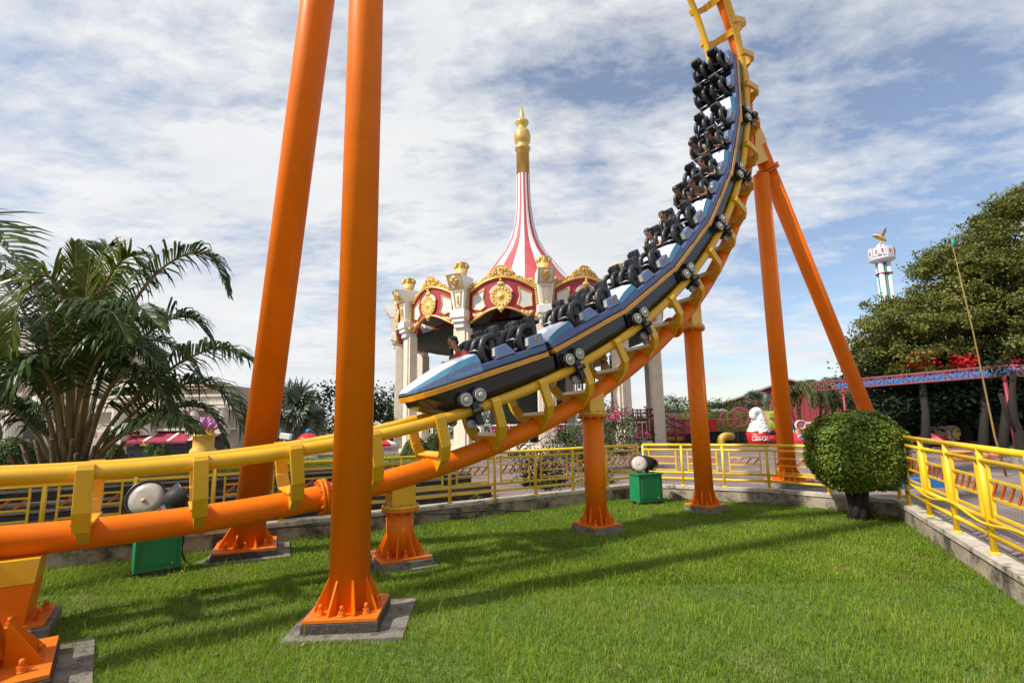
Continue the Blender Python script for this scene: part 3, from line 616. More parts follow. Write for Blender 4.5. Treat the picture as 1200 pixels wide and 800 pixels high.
# ================================================================== RAILINGS
def railing(name_label, pts, spacing, seed=0, off=.1, h=1.05, thick=.028):
    """pts: 2D foot line of the railing, already on the wall cap; posts, rails, panels with orange slats"""
    ps = []
    for i in range(len(pts)-1):
        a, b = Vector(pts[i]), Vector(pts[i+1]); n = max(1, round((b-a).length/spacing))
        for k in range(n): ps.append(a.lerp(b, k/n))
    ps.append(Vector(pts[-1])); z0 = .285
    t = thing('railing', name_label, 'railing', (ps[0].x, ps[0].y, z0), 'yellow railings round the lawn')
    for p in ps:
        q = Vector((p.x, p.y, z0)); m = MB(); m.tube([q, q+UP*h], thick, 12); m.lathe([(.02, 0), (.06, 0), (.055, .012), (.03, .02)], 10, q); m.build('post', 'rail_yellow', t)
    for hz, r in ((h, thick*1.05), (h*.88, thick*.85), (h*.315, thick*.8), (h*.17, thick*.8)):
        m = MB()
        for i in range(len(ps)-1): m.tube([Vector((ps[i].x, ps[i].y, z0+hz)), Vector((ps[i+1].x, ps[i+1].y, z0+hz))], r, 10)
        m.build('rail', 'rail_yellow', t)
    for i in range(len(ps)-1):
        a, b = ps[i], ps[i+1]; L = (b-a).length
        if L < .5: continue
        def X(f, z): p = a.lerp(b, f); return Vector((p.x, p.y, z0+z*h))
        f0, f1 = .15, .85; m = MB(); w = thick*.9
        for f in (f0, f1): m.bar(X(f, .32), X(f, .88), w, w, UP.cross((b-a).to_3d()))
        for z in (.71, .54, .38): m.bar(X(f0, z), X(f1, z), w*.9, w*.9, UP)
        po = m.build('panel_frame', 'rail_yellow', t)
        n = 4
        for k in range(n):
            fa = f0+(f1-f0)*(k+.12)/n; fb = f0+(f1-f0)*(k+.88)/n; s = MB(); s.bar(X(fa, .555), X(fb, .695), w*.55, w*1.1, UP.cross((b-a).to_3d())); s.build('slat', 'diag_orange', po)
    return t
LC = offset(LW, .085)
def lerp2(a, b, t): return a.lerp(b, t)
corner, c2, c3, c4 = LC[1], LC[2], LC[3], LC[4]
left_start = corner+(LC[0]-corner).normalized()*10.9
railing('yellow railing with slanted orange slats behind the track at left', [left_start, corner], .93, h=.83)
railing('yellow railing with slanted orange slats behind the slender column and round bush', [corner+(c2-corner)*.05, c2, c3], .93, h=.84)
railing('yellow railing on the wall at the right edge, nearest and largest, with upright orange bars', [c3+(c4-c3).normalized()*.55, c3+(c4-c3).normalized()*9.2], 1.06, thick=.031)
# black cable draped on the right and left rails
m = MB(); a = c3+(c4-c3).normalized()*1.0; bq = c3+(c4-c3).normalized()*6.5
m.tube([Vector((*(a.lerp(bq, t)), .285+.36-.07*math.sin(t*math.pi*3)**2)) + Vector((-.04, .03, 0)) for t in np.linspace(0, 1, 40)], .016, 6); tag(m.build('hose', 'rail_yellow'), 'yellow hose slung along the bottom rail of the right railing', 'hose')
m = MB(); d_ = (LC[1]-LC[0]).normalized(); a = LC[1]-d_*8.0
m.tube([Vector((a.x+d_.x*t*5, a.y+d_.y*t*5, 0))+Vector((.12, -.17, .22-.2*max(0, t-.55)*2+.02*math.sin(t*17))) for t in np.linspace(0, 1, 40)], .014, 6); tag(m.build('cable', 'cable'), 'black cable trailing along the face of the low wall behind the short column', 'cable')
# ================================================================== LAMP BOXES AND FLOODLIGHTS
def lamp_box(c, w, d, h, yaw, label):
    M = Matrix.Rotation(yaw, 3, 'Z'); t = thing('lamp_box', label, 'metal box', c, 'green boxes under the floodlights'); c = V3(c)
    MB().box(c+UP*(h/2+.06), (w, d, h), M).build('cabinet', 'green_box', t, bevel=.008)
    MB().box(c+UP*(h+.075), (w+.04, d+.04, .03), M).build('lid', 'green_box', t, bevel=.006)
    MB().box(c+M @ Vector((0, -d/2-.006, h/2+.07)), (w*.78, .012, h*.8), M).build('door', 'green_box', t, bevel=.004)
    m = MB(); m.box(c+M @ Vector((0, -d*.3, .03)), (w*1.05, .07, .06), M); m.box(c+M @ Vector((0, d*.3, .03)), (w*1.05, .07, .06), M); m.build('skid', 'soil', t)
    m = MB(); m.tube(crv([c+M @ Vector((w*.35, 0, h+.1)), c+M @ Vector((w*.56, .02, h*.8)), c+M @ Vector((w*.58, .1, .2)), c+M @ Vector((w*.75, .3, .03)), c+M @ Vector((w*.9, .8, .02))], 6), .011, 6); m.build('cable', 'cable', t)
    MB().ball(c+M @ Vector((w*.3, -d/2-.014, h*.25)), .014, 8).build('lock', 'steel', t)
    return t
def flood(c, r, direction, label, foot_z):
    c = V3(c); dv = V3(direction).normalized(); M = frame(dv); t = thing('floodlight', label, 'floodlight', (c.x, c.y, foot_z), 'floodlights on the green boxes')
    MB().lathe([(r*.25, -r*1.15), (r*.55, -r*1.05), (r*.85, -r*.6), (r*1.0, -r*.05), (r*1.06, 0), (r*1.06, r*.08), (r*.97, r*.08), (r*.95, 0)], 28, c, M).build('housing', 'black', t)
    MB().lathe([(0.001, r*.10), (r*.5, r*.085), (r*.93, r*.03), (r*.93, r*.01)], 28, c, M).build('lens', 'lens', t)
    m = MB(); sd_ = dv.cross(UP).normalized(); m.ball(c+dv*r*.11-UP*r*.1+sd_*r*.1, Vector((r*.13, r*.13, r*.13)), 10); m.build('bulb', 'bulb', t)
    m = MB(); y = Vector((c.x, c.y, foot_z))
    pts = [c+sd_*r*1.12, c+sd_*r*1.15-UP*r*.6, y+sd_*r*.7+UP*.03, y-sd_*r*.7+UP*.03, c-sd_*r*1.15-UP*r*.6, c-sd_*r*1.12]
    for i in range(5): m.bar(pts[i], pts[i+1], .03, .012, dv)
    m.box(c-dv*r*1.0-UP*r*.25, (r*.5, r*.5, r*.5), M); m.build('yoke', 'black', t)
bl = gr(182, 672); lamp_box(bl, .46, .26, .50, .72, 'green metal box on the lawn below the spine tube at left')
flood(bl+Vector((-.17, -.02, .86)), .205, (.30, -.86, .24), 'round floodlight with pale lens facing the viewer, on the box at left', .63)
flood(bl+Vector((.2, .12, .86)), .19, (.75, .6, .5), 'black floodlight seen from behind, on the box at left', .63)
br_ = gr(758, 590); lamp_box(br_, .56, .34, .52, .38, 'green metal box standing on the lawn by the wall corner')
flood(br_+Vector((-.12, -.03, .80)), .165, (-.25, -.85, .35), 'round floodlight with pale lens tilted up, on the box by the corner', .63)
flood(br_+Vector((.14, .1, .84)), .165, (.5, .3, .8), 'black floodlight turned skyward, on the box by the corner', .63)
# ================================================================== GRASS
FOOT = [(A0+Vector((.05, .04, 0)), .46), (A2, .47), (qB, .34), (qC, .30), (qD, .29), (Vector((-4.62, 4.48, 0)), .5), (bl, .26), (br_, .28), (gr(-34, 812), .52)]
def grass_field(n, ymin, ymax, wid, hgt, dens_pow=1.):
    P = np.zeros((0, 2)); need = n
    while len(P) < need:
        y = ymin+(ymax-ymin)*rng.uniform(0, 1, n*2)**dens_pow; x = rng.uniform(-1.25, 1.12, n*2)*(y+.6); q = np.stack([x, y], 1)
        # inside the lawn
        ok = (q[:, 1] < .6*q[:, 0]+9.93-.03) & (q[:, 1] < 11.58-.5156*(q[:, 0]-2.75)) & (q[:, 1] < 10.42-1.109*(q[:, 0]-5.0)) & (q[:, 0] < 1.5+(q[:, 1]+1.5)*.4683) & (q[:, 0] > -10)
        for c, r in FOOT: ok &= (np.abs(q[:, 0]-c.x) > r) | (np.abs(q[:, 1]-c.y) > r) | (rng.uniform(0, 1, len(q)) < .015)
        P = np.concatenate([P, q[ok]])
    P = P[:need]; k = len(P)
    patch = np.sin(P[:, 0]*1.7+np.sin(P[:, 1]*1.3)*1.5)*np.cos(P[:, 1]*2.1+np.sin(P[:, 0]*.9)*2)+.5*np.sin(P[:, 0]*5.1+P[:, 1]*3.7)
    h = hgt*rng.uniform(.45, 1.25, k)*(1+.22*patch); a = rng.uniform(0, 2*np.pi, k); ln = rng.uniform(.1, .95, k)*h
    w_ = wid*rng.uniform(.6, 1.3, k); dx, dy = np.cos(a), np.sin(a); b2 = a+rng.uniform(1.0, 2.1, k); tx, ty = np.cos(b2)*w_/2, np.sin(b2)*w_/2
    z = np.zeros(k); p0 = np.stack([P[:, 0]-tx, P[:, 1]-ty, z], 1); p1 = np.stack([P[:, 0]+tx, P[:, 1]+ty, z], 1)
    mx = np.stack([P[:, 0]+dx*ln*.35, P[:, 1]+dy*ln*.35, h*.62], 1); tt = np.stack([tx*.75, ty*.75, z], 1)
    tip = np.stack([P[:, 0]+dx*ln, P[:, 1]+dy*ln, h*rng.uniform(.75, 1.02, k)], 1)
    V = np.concatenate([np.stack([p0, p1, mx+tt, mx-tt], 1), np.stack([mx-tt, mx+tt, tip+tt*.12, tip-tt*.12], 1)]); v = np.clip(.44+.17*patch+rng.normal(0, .2, k), 0, .95); dry = np.sin(P[:, 0]*2.3+1.1*np.sin(P[:, 1]*1.9+.6))*np.sin(P[:, 1]*2.6+1.3*np.sin(P[:, 0]*1.4))+.35*np.sin(P[:, 0]*8.3)*np.sin(P[:, 1]*7.1)
    v = np.where(rng.uniform(0, 1, k) < .04+.34*np.clip((dry-.72)*2.2, 0, 1), 1., v); h = h*(1-.35*np.clip((dry-.72)*2, 0, 1))
    return V, np.concatenate([v, v])
Va, va = grass_field(170000, 2.6, 6.6, .0052, .048, .9); Vb, vb = grass_field(150000, 5.6, 11.8, .009, .048)
Vc, vc = grass_field(6000, 2.6, 8.0, .006, .11, 1.)
g = quads('grass', np.concatenate([Va, Vb, Vc]), np.concatenate([va, vb, np.clip(vc+.22, 0, .95)]), 'grass'); tag(g, 'bright green lawn grass with long blades', 'grass', kind='stuff')
k = 70; P = np.stack([rng.uniform(-4, 5.2, k), rng.uniform(3.2, 9.0, k), rng.uniform(.02, .05, k)], 1)
ok = (P[:, 1] < .6*P[:, 0]+9.6) & (P[:, 0] < 1.2+(P[:, 1]+1.5)*.4683); P = P[ok]; k = len(P)
tag(quads('fallen_leaves', leaves(P, np.tile([0, 0, 1.], (k, 1)), .05, .5, .5), rng.uniform(0, 1, k), 'leaf_dry'), 'scattered dry fallen leaves on the lawn', 'fallen leaves', kind='stuff')
#__PART2__
# ================================================================== ROUND BUSH ON THE LAWN
sb = gr(1008, 608); cz = 1.10
t = thing('round_bush', 'large clipped round bush on a short dark trunk at the back right of the lawn', 'bush', sb)
k = 26000; d = unit(rng.normal(0, 1, (k, 3))); ex = np.sign(d)*np.abs(d)**.9; ex = ex/np.max(np.abs(ex)**1, axis=1, keepdims=True)**.35
lump = 1+.035*np.sin(d[:, 0]*9+d[:, 1]*7)+.03*np.cos(d[:, 2]*11+d[:, 0]*5)
P = np.array([sb.x+.04, sb.y, cz])+unit(ex)*((np.abs(unit(ex))**2.6).sum(1)**(-1/2.6))[:, None]*np.array([.68, .70, .64])*(rng.uniform(.84, 1.03, k)**.7*lump)[:, None]
V = leaves(P, d+np.array([0, 0, .35]), .052, .6, .7); quads('crown', V, np.where(rng.uniform(0, 1, k) < .006, 1., np.clip(rng.normal(.42, .24, k), 0, .92)), 'leaf_shrub', t)
MB().ball(sb+UP*cz, Vector((.52, .54, .5)), 16).build('inner_core', 'leaf_core', t)  # solid dark ball closing the see-through crown from inside
m = MB()
for q in range(7):
    a = q*.9; m.tube([sb+Vector((math.cos(a)*.13, math.sin(a)*.13, -.02)), sb+Vector((math.cos(a+.5)*.09, math.sin(a+.5)*.09, .25)), sb+Vector((math.cos(a+.8)*.16, math.sin(a+.8)*.16, .55)), sb+Vector((math.cos(a+.8)*.4, math.sin(a+.8)*.4, .95))], [.07, .055, .045, .025], 8)
m.build('trunk', 'bark_dark', t)
# ================================================================== CAROUSEL
cc = at(619.5, 493, 31.); CX, CY = cc.x, cc.y; RR = 7.65; NF = 12; CZ = BASE
f0 = math.atan2(-CX, CY)                                    # turn so that a pillar stands a little right of the line to the viewer
ct = thing('carousel_pavilion', 'twelve sided carousel pavilion with red gilded panels and red and white striped spire roof', 'carousel', (CX, CY, CZ))
ANG = R(6.5)
def cpol(a, r, z): a2 = a-f0*0; vx, vy = -CX, -CY; L = math.hypot(vx, vy); tx, ty = vx/L, vy/L; rx, ry = -ty, tx; return Vector((CX+r*(tx*math.cos(a)+rx*math.sin(a)), CY+r*(ty*math.cos(a)+ry*math.sin(a)), z))
# pillars
def pillar_frame(a): o = cpol(a, 1, 0)-cpol(a, 0, 0); o.z = 0; x = UP.cross(o); return Matrix((x, -o, UP)).transposed()      # -y faces outward
pil = {}
def local_parts_pillar(M, c):
    out = []
    m = MB(); m.box(c+UP*3.05, (.52, .5, 6.1), M)
    for s in (-1, 1): m.box(c+M @ Vector((s*.33, .03, 3.05)), (.15, .42, 6.1), M)
    m.box(c+UP*.2, (.95, .7, .4), M); o = m.build('pillar', 'cream', ct, bevel=.015); out.append(o)
    SX = Matrix.Diagonal((.74, 1, 1))
    m = MB(); m.box(c+M @ SX @ Vector((0, -.06, 6.22)), (.54, .62, .26), M); m.box(c+M @ SX @ Vector((0, -.10, 6.46)), (.68, .74, .22), M); m.box(c+M @ SX @ Vector((0, -.12, 6.74)), (.78, .84, .38), M)
    w0, w1, y0, y1 = .36, .52, -.42, -.5
    vs = [c+M @ SX @ Vector(p) for p in ((-w0, y0, 6.92), (w0, y0, 6.92), (w0, .35, 6.92), (-w0, .35, 6.92), (-w1, y1, 7.92), (w1, y1, 7.92), (w1, .35, 7.92), (-w1, .35, 7.92))]
    m.add(vs, [(0, 1, 5, 4), (1, 2, 6, 5), (2, 3, 7, 6), (3, 0, 4, 7), (3, 2, 1, 0), (4, 5, 6, 7)])
    vs = [c+M @ SX @ Vector(p) for p in ((-.55, -.52, 7.92), (.55, -.52, 7.92), (.5, .4, 7.92), (-.5, .4, 7.92), (-.55, -.92, 8.56), (.55, -.92, 8.56), (.5, .4, 8.62), (-.5, .4, 8.62))]
    m.add(vs, [(0, 1, 5, 4), (1, 2, 6, 5), (2, 3, 7, 6), (3, 0, 4, 7), (3, 2, 1, 0), (4, 5, 6, 7)]); o = m.build('pilaster', 'white_paint', ct, bevel=.02)
    g = MB()
    tl = Matrix.Rotation(.5, 3, 'X'); 
    for sx, sz_, wx, wz in ((0, .33, .76, .06), (0, -.31, .76, .06), (.47, 0, .06, .62), (-.47, 0, .06, .62)): g.box(c+M @ SX @ (Vector((0, -.735, 8.25))+tl @ Vector((sx, 0, sz_))), (wx, .05, wz), M @ tl)
    for sx, sz_, r in ((0, .12, .17), (-.14, .02, .13), (.14, .02, .13), (0, -.1, .15)): g.ball(c+M @ SX @ (Vector((0, -.735, 8.25))+tl @ Vector((sx, -.01, sz_))), Vector((r, .07, r)), 8, M @ tl)
    for x in (-.22, .22): g.bar(c+M @ SX @ Vector((x*.8, y0-.04, 7.05)), c+M @ SX @ Vector((x*1.25, y1-.03, 7.80)), .025, .04, M @ SX @ Vector((1, 0, 0)))
    for z, w in ((7.05, .36), (7.80, .55)): g.box(c+M @ SX @ Vector((0, -.44-.07*(z-6.92), z)), (w, .05, .03), M)
    g.box(c+M @ SX @ Vector((0, -.50, 7.42)), (.06, .05, .42), M)
    for s in (-1, 1):
        for q in range(9): g.ball(c+M @ SX @ Vector((s*(.50+.012*q), -.15, 6.95+q*.13)), Vector((.06, .08, .06)), 8, M)
        g.ball(c+M @ SX @ Vector((s*.52, -.2, 6.5)), Vector((.10, .12, .15)), 8, M)
    g.build('gilded_trim', 'gold', ct)
    f = MB(); f.lathe([(.16, 8.55), (.24, 8.62), (.18, 8.68), (.26, 8.76), (.30, 8.92)], 16, Vector((c.x, c.y, 0))+M @ SX @ Vector((0, -.1, 0))); f.build('crown_base', 'white_paint', ct)
    f = MB(); cc_ = Vector((c.x, c.y, 0))+M @ SX @ Vector((0, -.1, 0)); f.lathe([(.28, 8.92), (.31, 8.96), (.22, 8.56), (.26, 9.22), (.31, 9.28), (.24, 9.30)], 16, cc_)
    for q in range(8): a = q*math.pi/4; f.ball(cc_+Vector((math.cos(a)*.33, math.sin(a)*.27, 9.12)), Vector((.055, .055, .14)), 8)
    f.build('crown_finial', 'gold', ct)
for k in range(NF):
    a = ANG+k*2*math.pi/NF; c = cpol(a, RR, CZ); local_parts_pillar(pillar_frame(a), Vector((c.x, c.y, CZ*0+.0)))
# the panels between the pillars, written once and turned round the axis
hw = RR*math.sin(math.pi/NF)-.34; dist = RR*math.cos(math.pi/NF)
def zb(u): return 6.32+.62*math.cos(u*math.pi/2)**1.2 if abs(u) < 1 else 6.32
def zt(u): return 7.72+.62*math.cos(u*math.pi/2)**.9 if abs(u) < 1 else 7.72
def yb(u): return -.32*math.cos(u*math.pi/2)
def facet(a):
    M = pillar_frame(a); c = cpol(a, dist, 0); F = lambda x, y, z: c+M @ Vector((x, y, z)); US = [i/12 for i in range(-12, 13)]
    m = MB(); rings = []
    for u in US: rings.append([F(u*hw, yb(u)-.08, zb(u)), F(u*hw, yb(u)+.1, zb(u)), F(u*hw, yb(u)+.1, zt(u)), F(u*hw, yb(u)-.08, zt(u))])
    m.loft(rings, False); m.build('red_panel', 'carousel_red', ct)
    for zf, r in ((lambda u: zb(u), .055), (lambda u: zt(u)+.03, .06)):
        MB().tube([F(u*hw, yb(u)-.12, zf(u)) for u in US], r, 8).build('gilded_trim', 'gold_smooth', ct)
    # medallion
    y = yb(0)-.1; zc = 7.45; Mm = M @ Matrix.Rotation(R(90), 3, 'X')
    m = MB(); m.lathe([(.53, 0), (.53, .04), (.48, .08), (.43, .05), (.34, .07), (.29, .04), (.20, .09), (.14, .07), (.08, .14), (.02, .15)], 28, F(0, y, zc), Mm)
    for q in range(14): b_ = q*2*math.pi/14; m.ball(F(math.cos(b_)*.385, y-.06, zc+math.sin(b_)*.385), Vector((.055, .035, .055)), 8, M)
    for z, r in ((zc-.6, .10), (zb(0)-.1, .085), (zb(0)-.22, .05), (zc+.6, .12), (zc+.76, .08), (zc+.88, .05)): m.ball(F(0, y-.05, z), Vector((r*1.6 if z in (zc+.6, zc-.6) else r, .09, r)), 10, M)
    m.build('medallion', 'gold', ct)
    m = MB(); pr = [(math.cos(t_)*.60, math.sin(t_)*.60) for t_ in np.linspace(.35, math.pi-.35, 16)]+[(math.cos(t_)*.54, math.sin(t_)*.54) for t_ in np.linspace(math.pi-.35, .35, 16)]
    m.prism(pr, .05, Mm @ Matrix.Diagonal((1, 1, 1)), F(0, y-.03, zc)); m.build('medallion_rim', 'white_paint', ct)
    for s in (-1, 1):
        pr = [(s*.82, .50), (s*1.40, .22), (s*1.42, -.40), (s*1.16, -.44), (s*1.02, -.50), (s*.76, -.34), (s*.88, .05)]
        z0_ = 7.38; x0, y0 = 0, yb(.66)-.105
        m = MB(); P = [F(x, yb(x/hw)-.10, z0_+z) for x, z in pr]; Q = [F(x, yb(x/hw)-.06, z0_+z) for x, z in pr]; n_ = len(pr); m.add(P+Q, [tuple(range(n_))]+[(i, (i+1) % n_, n_+(i+1) % n_, n_+i) for i in range(n_)]); mo = m.build('mirror_inset', 'mirror_white', ct)
        m = MB(); m.tube(P+[P[0]], .04, 6, smooth=False); m.build('gilt_frame', 'gold_smooth', mo)
        m = MB()
        for x, z, r in ((.98, -.62, .1), (1.12, -.68, .13), (1.28, -.70, .1), (1.36, -.62, .08)): m.ball(F(s*x, yb(x/hw)-.1, z0_+z-.06), Vector((r*1.3, .07, r)), 8, M)
        m.build('scroll_ornament', 'gold', ct)
    # crest: outline of scrolls with a peak in the middle, and raised scrolls on it
    top = lambda u: zt(u)+.20+.07*abs(math.sin(u*14))+.42*max(0, 1-abs(u)/.45)**.85+.22*max(0, 1-abs(abs(u)-.88)/.12)
    m = MB(); rings = []
    for u in [i/40 for i in range(-40, 41)]: rings.append([F(u*hw, yb(u)-.06, zt(u)+.03), F(u*hw, yb(u)+.05, zt(u)+.03), F(u*hw, yb(u)+.05, top(u)), F(u*hw, yb(u)-.06, top(u))])
    m.loft(rings, False)
    for q in range(150):
        u = rnd_.uniform(-.97, .97); z = rnd_.uniform(zt(u)+.08, top(u)-.02); r = rnd_.uniform(.028, .062)
        m.ball(F(u*hw, yb(u)-.08, z), Vector((r, .05, r)), 6, M)
    for u in [i/34 for i in range(-34, 35)]: m.ball(F(u*hw, yb(u)-.03, top(u)), Vector((.048, .06, .048)), 6, M)
    m.build('crest', 'gold', ct)
for k in range(NF):
    rnd_ = random.Random(3); facet(ANG+(k+.5)*2*math.pi/NF)
# roof
prof = [(7.0, 8.05), (5.6, 8.45), (4.3, 8.95), (3.3, 9.65), (2.65, 10.35), (2.02, 11.2), (1.34, 12.1), (.90, 12.95), (.63, 13.9), (.50, 14.9), (.44, 15.8), (.41, 17.4)]
m = MB(); NS = 22
for s in range(NS*2):
    m.cur = (s//2) % 2
    a0, a1 = 2*math.pi*s/(NS*2)+.1, 2*math.pi*(s+1)/(NS*2)+.1
    o = []
    for r, z in prof: rr_ = r; o += [(CX+math.cos(a0)*rr_, CY+math.sin(a0)*rr_, z), (CX+math.cos(a1)*rr_, CY+math.sin(a1)*rr_, z)]
    m.add(o, [(i*2, i*2+1, i*2+3, i*2+2) for i in range(len(prof)-1)], True)
ro = m.build('tent_roof', ['tent_red', 'tent_white'], ct)
MB().lathe([(.42, 17.35), (.42, 19.0), (.50, 19.05), (.52, 19.2), (.40, 19.3), (.40, 19.5), (.50, 19.6), (.56, 19.95), (.48, 20.35), (.28, 20.6), (.30, 20.75), (.45, 20.95), (.44, 21.05), (.2, 21.2), (.16, 21.4), (.15, 21.5), (.02, 22.4)], 24, (CX, CY, 0)).build('spire_finial', 'gold_smooth', ro)
MB().tube([(CX, CY, 22.3), (CX, CY, 23.2)], .012, 6).build('lightning_rod', 'grey_metal', ro)
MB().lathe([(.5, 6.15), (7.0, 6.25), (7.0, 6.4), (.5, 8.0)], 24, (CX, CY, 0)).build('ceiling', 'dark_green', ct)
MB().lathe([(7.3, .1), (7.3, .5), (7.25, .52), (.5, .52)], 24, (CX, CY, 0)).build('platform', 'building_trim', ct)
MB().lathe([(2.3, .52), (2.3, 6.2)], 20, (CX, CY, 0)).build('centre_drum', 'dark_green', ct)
m = MB()
for k in range(16):
    a = k*math.pi/8; m.box(cpol(a, 4.6, 4.6), (.08, .08, 3.2))
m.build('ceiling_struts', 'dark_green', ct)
MB().lathe([(4.55, 5.0), (4.75, 5.0), (4.75, 5.5), (4.55, 5.5)], 32, (CX, CY, 0)).build('ring_beam', 'gold_dark', ct)
for k in range(14):
    a = k*2*math.pi/14+.1; c = cpol(a, 5.1, 4.1); m = MB(); M = pillar_frame(a)
    m.tube([c, c+UP*.45, c+UP*.75], [.22, .26, .14], 8); m.ball(c+UP*.92, .17, 8); m.tube([c+M @ Vector((-.34, 0, .25)), c+M @ Vector((-.2, 0, .6)), c+M @ Vector((.2, 0, .6)), c+M @ Vector((.34, 0, .25))], .08, 6); m.tube([c-UP*.8, c+UP*.1], .07, 6); m.build('carved_figure', 'gold_dark', ct)
m = MB()
for k in range(48):
    a = k*2*math.pi/48; m.tube([cpol(a, 6.9, .52), cpol(a, 6.9, 1.5)], .025, 5)
m.tube([cpol(k*2*math.pi/48, 6.9, 1.5) for k in range(49)], .04, 6); m.build('balustrade', 'white_paint', ct)
def horse(a, r, z, label, col):
    t = thing('carousel_horse', label, 'carousel horse', cpol(a, r, z), 'carousel horses'); M = pillar_frame(a); c = cpol(a, r, z); Q = lambda x, y, h: c+M @ Vector((x, y, h))
    v = [(0, 0, .9), (.3, 0, .95), (-.35, 0, .95), (.5, 0, 1.25), (.62, 0, 1.5), (.85, 0, 1.38)]; e = [(0, 1), (0, 2), (1, 3), (3, 4), (4, 5)]; rr = [.2, .2, .2, .13, .1, .06]
    for x, dx in ((.3, .25), (-.35, -.2)):
        for s in (-1, 1):
            b = 1 if x > 0 else 2; v += [(x+dx*.3, s*.12, .6), (x+dx, s*.12, .4), (x+dx*.6, s*.12, .12)]; n_ = len(v); e += [(b, n_-3), (n_-3, n_-2), (n_-2, n_-1)]; rr += [.09, .05, .045]
    v += [(-.6, 0, .95), (-.72, 0, .6)]; e += [(2, len(v)-2), (len(v)-2, len(v)-1)]; rr += [.06, .05]
    me = skin_mesh('body', [tuple(Q(*p)) for p in v], e, rr, 0); me.materials.clear(); me.materials.append(MATS[col]); me.polygons.foreach_set('material_index', [0]*len(me.polygons)); o = bpy.data.objects.new('body', me); COL.objects.link(o); adopt(o, t)
    MB().tube([Q(0, 0, -.3), Q(0, 0, 5)], .03, 6).build('pole', 'gold_smooth', t); MB().box(Q(0, 0, 1.12), (.4, .36, .1), M).build('saddle', 'carousel_red', t, bevel=.03)
horse(R(-28), 5.9, .9, 'white carousel horse on a brass pole behind the wedge nosed lead car', 'white_paint')
horse(R(8), 5.9, .8, 'brown carousel horse on a brass pole seen between the middle pillars', 'gold_dark')
horse(R(34), 5.9, 1.0, 'cream carousel horse on a brass pole at the right of the carousel', 'cream')
# horn speaker on a pillar
q = at(646, 379, 23.2); t = thing('horn_speaker', 'pale horn loudspeaker hanging on a carousel pillar above the second car', 'loudspeaker', q)
MB().lathe([(.07, -.5), (.10, -.3), (.2, -.05), (.34, .16), (.36, .18), (.33, .17), (.18, -.02), (.05, -.2)], 20, q, frame((.8, -.5, -.1))).build('horn', 'white_paint', t); MB().bar(q-Vector((.3, -.2, 0)), q-Vector((.95, -.5, 0)), .06, .06).build('bracket', 'grey_metal', t)
# ================================================================== PALMS
def frond(parent, pts, wid, n=46, start=.28, droop=.5, m='leaf_palm', r=.035, lw=.035, col=None, vee=.35):
    L = crv(pts, 9); L = [L[int(i)] for i in np.linspace(0, len(L)-1, 28)]
    mb = MB(); mb.tube(L, [r*(1-.85*i/27) for i in range(28)], 7); o = mb.build('frond', 'petiole', parent)
    Q = []; va = []
    for i in range(n):
        f = start+(1-start)*i/(n-1); x = f*27; k = min(26, int(x)); p = L[k].lerp(L[k+1], x-k); t = (L[k+1]-L[k]).normalized(); sd_ = t.cross(UP); sd_ = sd_.normalized() if sd_.length > .05 else Vector((1, 0, 0)); nr = sd_.cross(t).normalized()
        g = (f-start)/(1-start); ll = wid*(.35+.9*math.sin(math.pi*min(1, .18+.80*g))**.8)*(1-.45*g**3)
        for s in (-1, 1):
            d1 = (sd_*s*(1-.3*g)+t*(.45+.8*g)+nr*vee+Vector((rng.normal(0, .10), rng.normal(0, .10), rng.normal(0, .10)))).normalized(); l = ll*rng.uniform(.8, 1.12)
            q1 = p+d1*l*.42; d2 = (d1-UP*droop*rng.uniform(.5, 1.5)).normalized(); q2 = q1+d2*l*.36; d3 = (d2-UP*droop*1.2*rng.uniform(.4, 1.5)).normalized(); q3 = q2+d3*l*.28
            ww = (t-d1*t.dot(d1)).normalized()*lw*.5*rng.uniform(.8, 1.2); v = rng.uniform(.1, .9)
            for a, b, wa, wb in ((p, q1, .5, 1), (q1, q2, 1, .8), (q2, q3, .8, .06)): Q.append([a-ww*wa, a+ww*wa, b+ww*wb, b-ww*wb]); va.append(v)
    quads('leaflets', np.array([[tuple(p) for p in q_] for q_ in Q]), np.array(va), m, o); return o
pb = gr(75, 545, .75); DP = 8.6
def at2(px, py, dd=0): return at(px, py, DP+dd)
base = at2(78, 560); base.z = .3
pt = thing('palm_tree', 'large clumping palm with long drooping fronds behind the track at left', 'palm tree', (base.x, base.y, BASE))
m = MB()
for q in range(46):
    a = rng.uniform(0, 6.28); r0 = rng.uniform(.05, .42); p = Vector((base.x+math.cos(a)*r0*1.4, base.y+math.sin(a)*r0*.9, .2)); h = rng.uniform(.6, 1.35); o = Vector((math.cos(a), math.sin(a)*.8, 0))*h*.28
    m.tube([p, p+o*.4+UP*h*.6, p+o+UP*h], [.055, .042, .03], 7)
m.build('trunk', 'palm_bark', pt)
